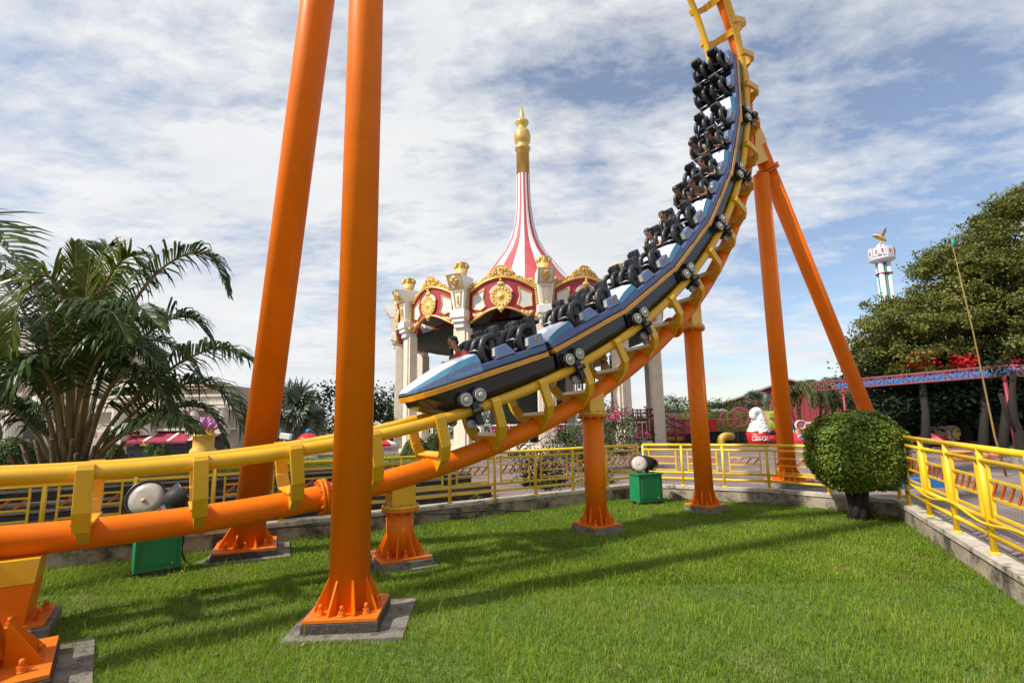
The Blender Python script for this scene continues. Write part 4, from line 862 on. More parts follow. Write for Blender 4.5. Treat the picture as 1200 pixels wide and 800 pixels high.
FR = [  # image points of each rachis with an offset in depth; width of the leaflets; droop
    ([(85, 545, 0), (87, 420, 0), (90, 340, .1), (88, 285, .2)], .5, .1, 'leaf_palm_light'),
    ([(88, 545, 0), (93, 430, -.1), (100, 360, -.2), (106, 300, -.2)], .45, .1, 'leaf_palm_light'),
    ([(80, 545, 0), (82, 400, -.3), (60, 325, -.6), (25, 350, -.9), (8, 420, -1)], .75, .55, 'leaf_palm_light'),
    ([(92, 545, 0), (125, 420, .2), (170, 335, .4), (215, 299, .5), (248, 303, .6), (268, 345, .6)], .62, .75, 'leaf_palm'),
    ([(95, 548, 0), (130, 450, .3), (180, 385, .5), (222, 372, .6), (248, 398, .7)], .6, .7, 'leaf_palm'),
    ([(98, 550, 0), (140, 485, -.1), (200, 432, -.2), (255, 408, -.3), (300, 425, -.3)], .72, .9, 'leaf_palm'),
    ([(100, 552, 0), (150, 490, .2), (205, 452, .3), (258, 458, .4), (292, 520, .4)], .75, .7, 'leaf_palm'),
    ([(102, 552, 0), (150, 500, .5), (200, 478, .7), (245, 482, .9), (268, 530, 1.)], .5, .6, 'leaf_palm'),
    ([(70, 548, 0), (50, 470, -.2), (10, 420, -.4), (-50, 410, -.6)], .7, .8, 'leaf_palm'),
    ([(66, 550, 0), (35, 500, -.1), (-15, 462, -.3), (-70, 460, -.4)], .7, .8, 'leaf_palm'),
    ([(76, 548, 0), (65, 440, .3), (35, 380, .5), (-10, 372, .6)], .7, .7, 'leaf_palm'),
    ([(84, 546, 0), (75, 400, .5), (50, 340, .8), (10, 325, 1.)], .6, .6, 'leaf_palm'),
    ([(90, 546, 0), (112, 420, .5), (140, 350, .9), (160, 320, 1.2), (180, 335, 1.4)], .55, .5, 'leaf_palm'),
    ([(90, 546, 0), (105, 420, .9), (130, 385, 1.4), (160, 395, 1.8)], .6, .8, 'leaf_palm'),
    ([(84, 546, 0), (110, 430, -.5), (150, 400, -.9), (190, 430, -1.2)], .6, .9, 'leaf_palm'),
    ([(80, 546, 0), (60, 450, -.6), (30, 430, -1.0), (0, 470, -1.3)], .65, .9, 'leaf_palm'),
    ([(86, 546, 0), (95, 400, .6), (112, 325, 1.0), (125, 292, 1.3), (138, 290, 1.4)], .45, .4, 'leaf_palm'),
    ([(82, 546, 0), (70, 420, .9), (90, 370, 1.6), (110, 360, 2.2)], .6, .8, 'leaf_palm'),
    ([(88, 546, 0), (100, 440, -.4), (125, 380, -.8), (160, 360, -1.2), (190, 385, -1.5)], .6, .8, 'leaf_palm'),
    ([(84, 546, 0), (80, 430, -.5), (100, 370, -1.), (130, 365, -1.4), (150, 400, -1.7)], .6, .8, 'leaf_palm'),
    ([(78, 546, 0), (55, 440, .2), (20, 350, .2), (-25, 310, .1), (-70, 330, 0)], .7, .6, 'leaf_palm'),
    ([(98, 550, 0), (150, 505, -.4), (200, 490, -.8), (235, 505, -1.1)], .45, .9, 'leaf_palm'),
    ([(70, 550, 0), (40, 490, .4), (0, 470, .6), (-40, 490, .8)], .6, .9, 'leaf_palm'),
    ([(92, 546, 0), (120, 440, 1.), (165, 400, 1.6), (210, 410, 2.), (240, 450, 2.2)], .6, .8, 'leaf_palm'),
    ([(88, 546, 0), (100, 400, .2), (125, 330, .2), (150, 300, .2), (165, 310, .2)], .5, .5, 'leaf_palm_light'),
    ([(76, 546, 0), (60, 400, .1), (35, 330, .2), (5, 300, .3)], .6, .6, 'leaf_palm'),
    ([(96, 548, 0), (120, 470, -.2), (155, 430, -.5), (185, 450, -.7), (200, 490, -.8)], .55, .9, 'leaf_palm')]
for pts, wd, dr, mm in FR: frond(pt, [at2(x, y, dz) for x, y, dz in pts], wd, 66, .27, dr, mm, lw=.042, r=.042)
q = at(-130, 520, 6.4); q.z = BASE
pt = thing('palm_tree', 'palm just outside the left edge with one broad frond reaching into view', 'palm tree', q)
MB().tube([q, q+UP*1.2, q+Vector((.05, 0, 2.2))], [.2, .17, .14], 12).build('trunk', 'palm_bark', pt)
top = q+Vector((.05, 0, 2.2))
frond(pt, [top, at(-75, 268, 6.4), at(-20, 272, 6.4), at(34, 318, 6.3)], .62, 26, .2, .25, 'leaf_palm', lw=.06, vee=.9)
frond(pt, [top, at(-120, 250, 6.4), at(-60, 330, 6.2), at(-30, 400, 6.0)], .6, 30, .2, .6, 'leaf_palm', lw=.05)
for a in (2.2, 3.1, 4.0, 5.0): frond(pt, [top, top+Vector((math.cos(a)*.6, math.sin(a)*.6, .7)), top+Vector((math.cos(a)*1.4, math.sin(a)*1.4, .7)), top+Vector((math.cos(a)*2.0, math.sin(a)*2.0, .0))], .55, 28, .2, .6, 'leaf_palm', lw=.05)
def fan_palm(label, px, py_base, py_top, y, crown_r, m, n=60, trunk_r=.12, group='palms beyond the lawn', lean=0):
    b = at(px, py_base, y); b.z = BASE; tp_ = at(px+lean, py_top, y)
    t = thing('fan_palm', label, 'palm tree', b, group); MB().tube([b, b.lerp(tp_, .5), tp_], [trunk_r*1.2, trunk_r, trunk_r*.9], 8).build('trunk', 'palm_bark', t)
    Q = []; va = []
    for i in range(n):
        d = Vector(unit(rng.normal(0, 1, 3)+np.array([0, 0, .35]))); st = tp_+d*crown_r*.45; nrm = Vector(unit(rng.normal(0, 1, 3)+np.array([0, 0, 1.])))
        s1 = d.cross(nrm).normalized(); v = rng.uniform(.1, .95)
        Q.append([tp_, tp_+s1*.02, st+s1*.02, st]); va.append(.2)
        for k in range(15):
            a = (k-7)*.2; e = (d*math.cos(a)+s1*math.sin(a)-UP*.12).normalized(); l = crown_r*.6*rng.uniform(.8, 1.1)*math.cos(a*.4); ww = e.cross(d.cross(s1)).normalized()*crown_r*.035; md = st+e*l*.55; en = md+(e-UP*.55).normalized()*l*.45
            Q.append([st-ww*.3, st+ww*.3, md+ww, md-ww]); Q.append([md-ww, md+ww, en+ww*.1, en-ww*.1]); va += [v, v]
    quads('crown', np.array([[tuple(p) for p in q_] for q_ in Q]), np.array(va), m, t)
def feather_palm(label, px, py_base, py_top, y, L, m='leaf_bush', n=16, droop=.9, group='palms beyond the lawn', lean=0, tr_=.12):
    b = at(px, py_base, y); b.z = BASE; tp_ = at(px+lean, py_top, y)
    t = thing('feather_palm', label, 'palm tree', b, group); MB().tube([b, b.lerp(tp_, .5), tp_], [tr_*1.2, tr_, tr_*.8], 8).build('trunk', 'palm_bark', t)
    for i in range(n):
        a = i*2.4+rng.uniform(-.3, .3); up = rng.uniform(.1, 1.0); d = Vector((math.cos(a), math.sin(a), 0)); frond(t, [tp_, tp_+d*L*.35+UP*L*.32*up, tp_+d*L*.75+UP*L*(.25*up-.15), tp_+d*L*.95-UP*L*(.6-.3*up)], L*.22, 22, .12, droop, m, r=.03*L/2, lw=.06*L/2)
fan_palm('grey green fan palm with a round crown between the two tall left columns', 345, 525, 488, 24, 1.75, 'leaf_silver', 70)
fan_palm('silvery fan palm standing in front of the dark red barn', 886, 512, 471, 44, 1.15, 'leaf_silver', 60)
feather_palm('tall feather palm in front of the barn, nearest the upright A frame leg', 938, 515, 460, 40, 2.6, lean=-2)
feather_palm('leafy feather palm in the middle of the palms by the pink truss', 962, 515, 458, 41, 3.0, lean=0, n=22)
feather_palm('small feather palm under the left end of the pink truss', 990, 512, 478, 42, 2.0)
feather_palm('low yellowish palm between barn and the upright A frame leg', 905, 515, 482, 42, 1.7, 'leaf_tree')
# ================================================================== TREES
def tree(name, label, lobes, b, trunk_top, tr_r, m, clumps, per, leaf, spread, group=None, cat='tree', trunks=1, tufts=0, shell=.5):
    t = thing(name, label, cat, b, group); tm = MB()
    for k in range(trunks):
        a = k*2.1; o = Vector((math.cos(a), math.sin(a), 0))*(tr_r*2.5 if trunks > 1 else 0); tm.tube([V3(b)+o, V3(b).lerp(V3(trunk_top), .5)+o*1.3+Vector((rng.normal(0, .1), 0, 0)), V3(trunk_top)+o*2], [tr_r*1.25, tr_r, tr_r*.7], 9)
    for c, r in lobes: tm.tube([V3(trunk_top), V3(trunk_top).lerp(V3(c), .5)+Vector((0, 0, -.1)), V3(c)+Vector((0, 0, r[2]*.4))], [tr_r*.55, tr_r*.35, tr_r*.12], 6)
    tm.build('trunk', 'bark_dark', t)
    LB = [(tuple(c), r) for c, r in lobes]
    if tufts:
        SB = []
        for c, r in lobes:
            for d in unit(rng.normal(0, 1, (tufts, 3))):
                k = rng.uniform(.22, .42); SB.append((tuple(np.array(tuple(c))+d*np.array(r)*rng.uniform(.72, 1.06)), (r[0]*k*1.15, r[1]*k*1.15, r[2]*k*.8)))
        LB = SB
    V, v = crown(LB, clumps, per, leaf, spread, shell); quads('crown', V, v, m, t)
    return t
def lob(px, py, y, rx, rz, ry=None): return (at(px, py, y), (rx, ry or rx, rz))
# the big tree on the right
BT = 24.
tb = at(1150, 520, BT); tb.z = BASE
t = tree('broadleaf_tree', 'huge spreading tree filling the right edge above the pink truss', [lob(1160, 308, BT, 2.4, 1.6), lob(1222, 275, BT, 2.6, 2.2), lob(1130, 335, BT, 2.6, 1.8), lob(1195, 345, BT, 3.4, 2.2), lob(1105, 318, BT, 1.2, .8), lob(1075, 375, BT, 2.0, 1.3), lob(1035, 395, BT, 1.3, .9), lob(1130, 395, BT, 2.8, 1.6), lob(1230, 410, BT, 3.0, 2.0), lob(1020, 420, BT, .9, .55), lob(1065, 425, BT, 2.2, .75), lob(1165, 262, BT, .8, .4), lob(1200, 238, BT, 1.0, .5)],
    tb, at(1150, 440, BT), .24, 'leaf_tree', 6200, 32, .14, .16, trunks=2, shell=.3, tufts=26)
tb = at(1090, 520, 27); tb.z = BASE
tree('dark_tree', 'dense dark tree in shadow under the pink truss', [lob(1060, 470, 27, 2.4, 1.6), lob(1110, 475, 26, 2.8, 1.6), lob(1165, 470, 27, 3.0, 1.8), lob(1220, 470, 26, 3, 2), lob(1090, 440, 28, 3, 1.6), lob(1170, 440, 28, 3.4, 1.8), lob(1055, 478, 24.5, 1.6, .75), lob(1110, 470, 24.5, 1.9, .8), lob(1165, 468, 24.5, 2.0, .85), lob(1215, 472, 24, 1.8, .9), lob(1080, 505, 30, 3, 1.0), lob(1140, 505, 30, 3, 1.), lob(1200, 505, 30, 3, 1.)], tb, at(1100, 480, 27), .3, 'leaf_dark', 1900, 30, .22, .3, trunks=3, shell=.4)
for px, lab, rr in ((1078, 'cluster of red blossoms high on the big tree, over the middle of the truss', .6), (1135, 'cluster of red blossoms over the right part of the truss', .45), (1118, 'sparse cluster of red blossoms between two fuller ones', .28), (1180, 'cluster of red blossoms at the far right over the truss', .4)):
    c = at(px, 424, 22.2); V, v = crown([(tuple(c), (rr, .3, rr*.9))], 16, 10, .15, .14, .3); o = quads('red_blossom', V, v, 'flower_red'); tag(o, lab, 'flowers', 'red blossoms on the big tree')
q = at(350, 520, 34)
def simple_tree(name, label, px, py, y, rx, rz, m, clumps=90, per=18, leaf=.22, group='trees beyond the park', lobes=None, cat='tree'):
    b = at(px, 515, y); b.z = BASE; c = at(px, py, y)
    L = lobes or [((c.x+rng.uniform(-.5, .5)*rx, c.y, c.z+rng.uniform(-.3, .35)*rz), (rx*rng.uniform(.5, .75), rx*.6, rz*rng.uniform(.5, .75))) for _ in range(5)]
    return tree(name, label, L, b, (c.x, c.y, c.z-rz*.5), rx*.07+.05, m, clumps, per, leaf, rx*.11, group, cat, tufts=9, shell=.3)
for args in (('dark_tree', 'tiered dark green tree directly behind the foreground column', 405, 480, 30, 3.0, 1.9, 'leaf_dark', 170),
             ('broadleaf_tree', 'light green tree against the sky left of the carousel pillars', 456, 482, 38, 2.2, 2.2, 'leaf_far', 120),
             ('broadleaf_tree', 'bushy green tree at the far left behind the palm fronds', 300, 500, 30, 2.6, 1.3, 'leaf_bush', 120),
             ('broadleaf_tree', 'green tree behind the round fan palm', 330, 490, 34, 2.6, 1.6, 'leaf_far', 130),
             ('broadleaf_tree', 'distant tree just right of the carousel pillar', 785, 483, 60, 3.0, 2.0, 'leaf_far', 80),
             ('broadleaf_tree', 'distant low tree behind the slender orange column', 812, 482, 64, 3.6, 2.0, 'leaf_far', 90),
             ('dark_tree', 'flat topped dark tree left of the barn roof', 845, 478, 58, 2.2, 1.0, 'leaf_bush', 70),
             ('broadleaf_tree', 'tree seen low between the carousel pillars', 560, 500, 55, 4., 2., 'leaf_far', 80),
             ('broadleaf_tree', 'tree at the far right beyond the pink truss end', 1030, 470, 50, 5., 3., 'leaf_bush', 140)):
    simple_tree(*args)
# topiary, bushes and flowers behind the railings
def dome(label, px, py_top, py_bot, wpx, y, name='topiary_dome', m='leaf_topiary', n=2600, sq=1., group='clipped bushes behind the railings'):
    a, b = at(px, py_top, y), at(px, py_bot, y); r = wpx/FPX*y*.5; h = a.z-b.z; t = thing(name, label, 'bush', (b.x, b.y, b.z), group)
    d = unit(rng.normal(0, 1, (n, 3))); d[:, 2] = np.abs(d[:, 2]); P = np.array(tuple(b))+d*np.array([r, r, h])*rng.uniform(.93, 1.02, n)[:, None]
    quads('foliage', leaves(P, d*1.5, max(.05, r*.12), .6, .6), np.clip(rng.normal(.4, .2, n)+.15*d[:, 2], 0, 1), m, t)
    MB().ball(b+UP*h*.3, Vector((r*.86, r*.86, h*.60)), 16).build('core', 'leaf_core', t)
for lab, px, t0, b0, wp, y in (('dome clipped bush with pale yellow top at the left edge behind the track', 10, 512, 552, 52, 13), ('small clipped dome below the cream column of the left building', 133, 520, 548, 24, 15), ('clipped dome right of the tiny dome, half hidden by its neighbour', 176, 518, 550, 20, 16.5), ('clipped dome in front of the maroon awnings', 188, 521, 552, 22, 15), ('largest clipped dome, between the orange columns, below the lead car', 487, 512, 542, 36, 13), ('dark clipped dome behind the largest one', 508, 508, 540, 24, 15.5)):
    dome(lab, px, t0, b0, wp, y)
def bush(label, lobes, m, clumps, per, leaf, spread, name='bush', group='bushes behind the railings', flowers=None):
    c = lobes[0][0]; t = thing(name, label, 'bush', (c.x, c.y, BASE), group); V, v = crown([(tuple(c_), r) for c_, r in lobes], clumps, per, leaf, spread, .35); quads('foliage', V, v, m, t)
    m_ = MB()
    for c_, r in lobes:
        for q in range(4): m_.tube([(c.x+rng.uniform(-.15, .15), c.y+rng.uniform(-.1, .1), BASE), (c_.x+rng.uniform(-.5, .5)*r[0], c_.y, c_.z+rng.uniform(-.2, .6)*r[2])], [.03, .01], 5)
    m_.build('stems', 'bark', t)
    if flowers:
        Q = [tuple(p) for p in flowers]; V, v = crown([(p, (.22, .2, .16)) for p in Q], 8*len(Q), 8, .09, .06, .2); quads('blossoms', V, v, 'flower_pink', t)
bush('tall loose bush with pink blossoms behind the column of middle height', [lob(688, 518, 15.5, .9, .75), lob(730, 512, 16, .85, .75), lob(662, 522, 15.5, .6, .55), lob(715, 490, 16, .6, .5)], 'leaf_bush', 520, 14, .075, .14, flowers=[at(721, 484, 15.6), at(727, 481, 15.6), at(752, 508, 15.6), at(718, 486, 15.2)])
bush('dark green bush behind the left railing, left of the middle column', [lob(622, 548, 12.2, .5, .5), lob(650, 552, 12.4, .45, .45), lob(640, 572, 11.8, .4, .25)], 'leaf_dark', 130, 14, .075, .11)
bush('small dark bush at the foot of the railing beside the middle column', [lob(708, 560, 12.6, .28, .3), lob(690, 566, 12.2, .25, .22)], 'leaf_bush', 60, 12, .06, .08)
bush('low band of pink blossoms by the carousel platform', [lob(600, 503, 22, 1.2, .16), lob(640, 501, 22, 1.2, .16)], 'flower_pink', 60, 10, .10, .10, name='flower_bed')
bush('leafy weed sprouting on the low wall behind the stubby column', [lob(560, 582, 10.2, .14, .07)], 'leaf_topiary', 12, 8, .05, .04)
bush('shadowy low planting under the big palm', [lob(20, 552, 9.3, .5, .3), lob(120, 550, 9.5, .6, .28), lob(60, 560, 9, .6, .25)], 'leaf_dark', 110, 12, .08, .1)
# terraces behind the left railing
d_ = Vector((LC[1]-LC[0]).normalized()); nrm = Vector((-d_.y, d_.x))
def terr(o0, o1, z, t0, t1, label, name='terrace_step'):
    a = LC[1]-d_*t1+nrm*o0; b = LC[1]-d_*t0+nrm*o0; M = Matrix(((d_.x, nrm.x, 0), (d_.y, nrm.y, 0), (0, 0, 1))); L = t1-t0; c = (a+b)/2+nrm*(o1-o0)/2
    t = thing(name, label, 'step', (c.x, c.y, BASE), 'stone terrace steps'); MB().box((c.x, c.y, (BASE+z-.04)/2), (L, o1-o0, z-.04-BASE+.2), M).build('riser', 'dark_stone', t); MB().box((c.x-nrm.x*.01, c.y-nrm.y*.01, z-.02), (L, o1-o0+.03, .04), M).build('tread', 'step_edge', t)
terr(.75, 1.5, .36, 3.3, 13, 'lowest dark stone step behind the left railing'); terr(1.45, 2.1, .56, 3.4, 13, 'middle dark stone step behind the left railing'); terr(2.05, 2.6, .80, 3.6, 13, 'topmost stone step with pale edge behind the left railing')
a = LC[1]-d_*8.3+nrm*4.2; M = Matrix(((d_.x, nrm.x, 0), (d_.y, nrm.y, 0), (0, 0, 1)))
tag(MB().box((a.x, a.y, .45), (9.4, 3.1, .62), M).build('planted_bank', 'lawn_base'), kind='structure')
P = np.stack([a.x+d_.x*(u:=rng.uniform(-4.6, 4.6, 16000))+nrm.x*(v_:=rng.uniform(-1.5, 1.5, 16000)), a.y+d_.y*u+nrm.y*v_, np.full(16000, .76)+rng.uniform(0, .09, 16000)], 1)
tag(quads('ground_cover', leaves(P, np.tile([0, 0, 1.], (16000, 1)), .09, .4, 1.2), rng.uniform(.2, 1, 16000), 'grass'), 'low yellow green ground cover on the planted bank', 'ground cover', kind='stuff')

#__PART3__
# ================================================================== BUILDING AT THE LEFT
BY = 21.
def bx(m, x0, y0, x1, y1, y, d=.3, dz=0):                  # a box whose front face spans two image corners at depth y
    a, b = at(x0, y0, y), at(x1, y1, y); m.box(((a.x+b.x)/2, y+d/2, (a.z+b.z)/2), (abs(b.x-a.x), d, abs(a.z-b.z))); return m
bt = thing('classical_building', 'beige classical building with columns and maroon awnings behind the big palm', 'building', (at(140, 500, BY).x, BY, BASE))
zg = BASE
def zpx(y, d=BY, x=150): return at(x, y, d).z
def xpx(x, d=BY, y=490): return at(x, y, d).x
m = MB(); L_, R_ = xpx(-330), xpx(268); Lm = xpx(118)
m.box(((Lm+R_)/2, BY+2.4, (zpx(480)+zg)/2), (R_-Lm, 4.0, zpx(480)-zg)); m.box(((L_+Lm)/2, BY+2.4, (zpx(480)+zg)/2), (Lm-L_, 4, zpx(480)-zg))
m.box(((Lm+xpx(228))/2, BY+2.9, (zpx(480)+zpx(448))/2), (xpx(228)-Lm, 2.8, zpx(448)-zpx(480))); m.box(((L_+xpx(112))/2, BY+2.7, (zpx(480)+zpx(400))/2), (xpx(112)-L_, 2.6, zpx(400)-zpx(480)))
m.build('wall', 'building_beige', bt)
m = MB()
for z, h, d in ((480, .16, .35), (504, .10, .18), (474, .1, .2)): m.box(((Lm+R_)/2, BY+.3, zpx(z)), (R_-Lm+.3, d*2+.2, h))
m.box(((L_+Lm)/2, BY+.4, zpx(470)), (Lm-L_, .7, .22)); m.box(((L_+xpx(112))/2, BY+1.3, zpx(400)), (xpx(112)-L_+.4, .9, .3)); m.box(((Lm+xpx(228))/2, BY+1.4, zpx(448)), (xpx(228)-Lm+.4, .7, .2)); m.build('cornice', 'building_trim', bt)
m = MB(); a, b, c = xpx(100), xpx(225), zpx(455); m.add([(a, BY+.9, c), (b, BY+.9, c), (b, BY+4.6, c), (a, BY+4.6, c), (a, BY+2.4, zpx(438)), (xpx(190), BY+2.4, zpx(438)), (xpx(190), BY+3.2, zpx(438)), (a, BY+3.2, zpx(438))], [(0, 1, 5, 4), (1, 2, 6, 5), (2, 3, 7, 6), (4, 5, 6, 7), (0, 4, 7, 3), (0, 3, 2, 1)])
a, b, c = L_, xpx(110), zpx(398); m.add([(a, BY+.9, c), (b, BY+.9, c), (b, BY+4.4, c), (a, BY+4.4, c), (a, BY+2.3, zpx(364)), (xpx(60), BY+2.3, zpx(364)), (xpx(60), BY+3.0, zpx(364)), (a, BY+3.0, zpx(364))], [(0, 1, 5, 4), (1, 2, 6, 5), (2, 3, 7, 6), (4, 5, 6, 7), (0, 4, 7, 3), (0, 3, 2, 1)]); m.build('roof', 'roof_tile', bt)
def fluted(px, w, y0, y1, d):
    x = xpx(px, d); z0, z1 = zpx(y0, d), zpx(y1, d); r = w/FPX*d*.5; m = MB(); n = 20
    m.loft([[Vector((x+math.cos(2*math.pi*k/(n*2))*r*(1 if k % 2 else .86), d+math.sin(2*math.pi*k/(n*2))*r*(1 if k % 2 else .86), z)) for k in range(n*2)] for z in (z0, (z0+z1)/2, z1)], True); m.box((x, d, z0-.12), (r*2.7, r*2.7, .24)); m.box((x, d, z0+.06), (r*2.35, r*2.35, .12)); m.box((x, d, z1+.05), (r*2.6, r*2.6, .1)); m.build('column', 'building_trim', bt, bevel=.01)
for px in (-60, 18, 141): fluted(px, 17, 516, 472, BY-.5)
for px in (176, 228, 262): fluted(px, 9, 503, 480, BY-.05)
for px in (130, 178, 214): fluted(px, 8, 470, 450, BY+1.2)
for px in (0, 45, 92, -50): fluted(px, 9, 466, 404, BY+1.0)
for i, px in enumerate((154, 202)):
    m = MB(); bx(m, px-13, 451, px+13, 466, BY+1.42, .12); wo = m.build('window', 'building_trim', bt); m = MB(); bx(m, px-10, 453, px+10, 465, BY+1.40, .05); m.build('pane', 'window_dark', wo)
for px in (22, 68, -25):
    m = MB(); bx(m, px-15, 412, px+15, 448, BY+1.22, .1); wo = m.build('window', 'building_trim', bt); m = MB(); bx(m, px-12, 415, px+12, 447, BY+1.20, .05); m.build('pane', 'window_dark', wo)
for px in (-22, 78, 30):        # arched openings of the ground floor
    w = 19/FPX*BY; x = xpx(px); z0, z1 = zg, zpx(503); Mx_ = Matrix(((1, 0, 0), (0, 0, -1), (0, 1, 0)))
    arc = [(w*math.cos(t), z1+w*math.sin(t)) for t in np.linspace(0, math.pi, 14)]
    po = [(w, z0)]+arc+[(-w, z0)]; m = MB(); m.prism(po, .1, Mx_, (x, BY+.38, 0)); ao = m.build('arch_opening', 'window_dark', bt)
    m = MB(); m.tube([Vector((x+a, BY+.34, b)) for a, b in [(w*1.06*math.cos(t), z1+w*1.06*math.sin(t)) for t in np.linspace(0, math.pi, 16)]], .09, 6); m.build('arch_moulding', 'building_trim', ao)
m = MB()
for k in range(60):
    x = Lm+(R_-Lm)*k/59; m.lathe([(.03, 0), (.055, .12), (.03, .24), (.04, .36)], 6, (x, BY+.1, zpx(478)+.06))
m.box(((Lm+R_)/2, BY+.1, zpx(478)+.46), (R_-Lm, .16, .09)); m.build('balustrade', 'building_trim', bt)
m = MB(); bx(m, 150, 508, 262, 542, BY+.36, .05); m.build('shopfront', 'window_dark', bt)
for a, b in ((150, 180), (184, 207), (208, 231)):
    x0, x1 = xpx(a), xpx(b); zt_, zb_ = zpx(506), zpx(517); m = MB(); m.add([(x0, BY+.35, zt_), (x1, BY+.35, zt_), (x1+.1, BY-.75, zb_), (x0+.1, BY-.75, zb_), (x0+.1, BY-.75, zb_-.08), (x1+.1, BY-.75, zb_-.08), (x0, BY+.35, zt_-.03), (x1, BY+.35, zt_-.03)], [(0, 1, 2, 3), (3, 2, 5, 4), (6, 4, 5, 7), (0, 3, 4, 6), (1, 7, 5, 2)]); m.build('awning', 'awning_maroon', bt)
    m = MB(); m.bar((x1+.05, BY+.33, zt_+.01), (x1+.22, BY-.76, zb_+.01), .13, .03, (1, 0, 0)); m.build('awning_strip', 'building_trim', bt)
m = MB(); bx(m, 164, 517, 173, 522, BY-.7, .04); tag(m.build('yellow_board', 'pipe_yellow'), 'small yellow board under the first maroon awning', 'sign board')
q = at(107, 352, BY+2.6); q = V3(q); m = MB(); m.lathe([(1.0, -4.2), (1.0, 0), (.9, .45), (.55, .8), (.1, 1.0), (.05, 1.4)], 18, q); m.build('turret_dome', 'awning_maroon', bt)
# lotus sculpture
LY = 15.; q = at(238, 527, LY); t = thing('lotus_sculpture', 'pink lotus bud sculpture on a yellow round base behind the leaning column', 'sculpture', (q.x, q.y, BASE))
z1 = at(238, 512, LY).z; z2 = at(238, 503, LY).z; z3 = at(238, 487, LY).z
MB().lathe([(.34, BASE), (.34, q.z), (.27, q.z+.08), (.28, z1), (.38, z1+.04), (.35, z1+.08), (.26, z1+.12), (.24, z2)], 22, (q.x, q.y, 0)).build('base', 'pipe_yellow', t)
for ringn, (rr_, hh, nn, op) in enumerate(((.05, z3-z2, 5, .12), (.16, (z3-z2)*.85, 8, .2), (.24, (z3-z2)*.6, 10, .42))):
    for k in range(nn):
        a = k*2*math.pi/nn+ringn*.3; d = Vector((math.cos(a), math.sin(a), 0)); s = Vector((-d.y, d.x, 0)); b = Vector((q.x, q.y, z2-.03))+d*rr_; prof_ = [(0, .03, 0), (.35, .10, .7), (.7, .09, 1.0), (.9, .045, .9), (1, .005, .75)]
        m = MB(); o = []
        for h, w_, of in prof_: c = b+UP*h*hh+d*op*of*.5; o += [c-s*w_-d*.0, c+d*.025, c+s*w_, c-d*.012]
        m.add(o, [(i*4+k_, i*4+(k_+1) % 4, (i+1)*4+(k_+1) % 4, (i+1)*4+k_) for i in range(4) for k_ in range(4)]+[(0, 1, 2, 3), (16, 17, 18, 19)], True); m.build('petal', 'lotus_pink', t)
# small things between the two tall columns
q = at(335, 511, 15); t = thing('floodlight_mast', 'white box light on a bent post beside the round fan palm', 'light', (q.x, q.y, BASE)); MB().box(q, (.30, .16, .16), Matrix.Rotation(.15, 3, 'Y')).build('lamp_head', 'white_paint', t, bevel=.01); MB().tube([Vector((q.x+.3, q.y, BASE)), q+Vector((.22, 0, -.45)), q+Vector((-.05, 0, -.1))], .03, 8).build('post', 'white_paint', t)
q = at(361, 516, 22); t = thing('small_dome_kiosk', 'tiny red and white dome with blue top behind the leaning column', 'kiosk', (q.x, q.y, BASE)); MB().lathe([(.42, BASE), (.42, q.z)], 16, (q.x, q.y, 0)).build('body', 'white_paint', t); MB().lathe([(.5, 0), (.40, .14), (.25, .26), (.12, .32)], 16, q).build('dome', 'bright_red', t); MB().ball(q+UP*.38, .12, 10).build('ball', 'blue_paint', t)
def parasol(px, py, y, r, label, m1, m2):
    q = at(px, py, y); t = thing('parasol', label, 'parasol', (q.x, q.y, BASE), 'parasols in the park'); MB().tube([(q.x, q.y, BASE), (q.x, q.y, q.z+.1)], .03, 8).build('pole', 'far_white', t)
    m = MB()
    for s in range(8):
        m.cur = s % 2; a0, a1 = s*math.pi/4, (s+1)*math.pi/4; p = [Vector((q.x+math.cos(a)*r, q.y+math.sin(a)*r, q.z-r*.42)) for a in (a0, a1)]; m.add([q, p[0], p[1]], [(0, 1, 2)]); m.add([p[0], p[1], p[1]-UP*.1, p[0]-UP*.1], [(0, 1, 2, 3)])
    m.build('canopy', [m1, m2], t)
parasol(450, 513, 22, .55, 'red and white parasol just right of the foreground column', 'bright_red', 'white_paint')
parasol(951, 504, 27, .7, 'blue and white parasol beside the lettered sweets sign', 'blue_paint', 'white_paint')
parasol(930, 506, 30, 1.1, 'pinkish red parasol below the lettered sweets sign', 'pink', 'bright_red')
parasol(1088, 506, 24, .8, 'bright red parasol in the shade under the big tree', 'bright_red', 'pink')
# ================================================================== RED AND GREEN PLAYHOUSE
PY = 30.
pt_ = thing('playhouse', 'colourful playhouse with peach fascia, lime green bands and pink wheels', 'play building', (xpx(845, PY), PY, BASE))
m = MB(); bx(m, 800, 504, 912, 541, PY+1.4, 4); m.build('ground_floor', 'black', pt_)
m = MB(); bx(m, 798, 483, 916, 504, PY+.6, 5.2); m.build('fascia', 'peach', pt_)
m = MB()
for x0, y0, x1, y1 in ((798, 488, 832, 492), (838, 497, 880, 503), (870, 484, 884, 489), (876, 492, 884, 494), (902, 484, 917, 489), (903, 495, 917, 501), (798, 497, 806, 503), (826, 485, 850, 488)): bx(m, x0, y0, x1, y1, PY+.45, .2)
m.build('lime_band', 'lime', pt_)
for px in (847, 857, 867, 878, 878): 
    q = at(px, 500 if px < 878 else 485, PY+.4); MB().ball(q, Vector((.12, .1, .12)), 8).build('peach_stud', 'peach', pt_)
for a, b, y0, y1 in ((831, 841, 491, 505), (798, 812, 493, 505)):
    m = MB(); bx(m, a, y0, b, y1, PY-.2, .5); m.build('red_panel', 'bright_red', pt_)
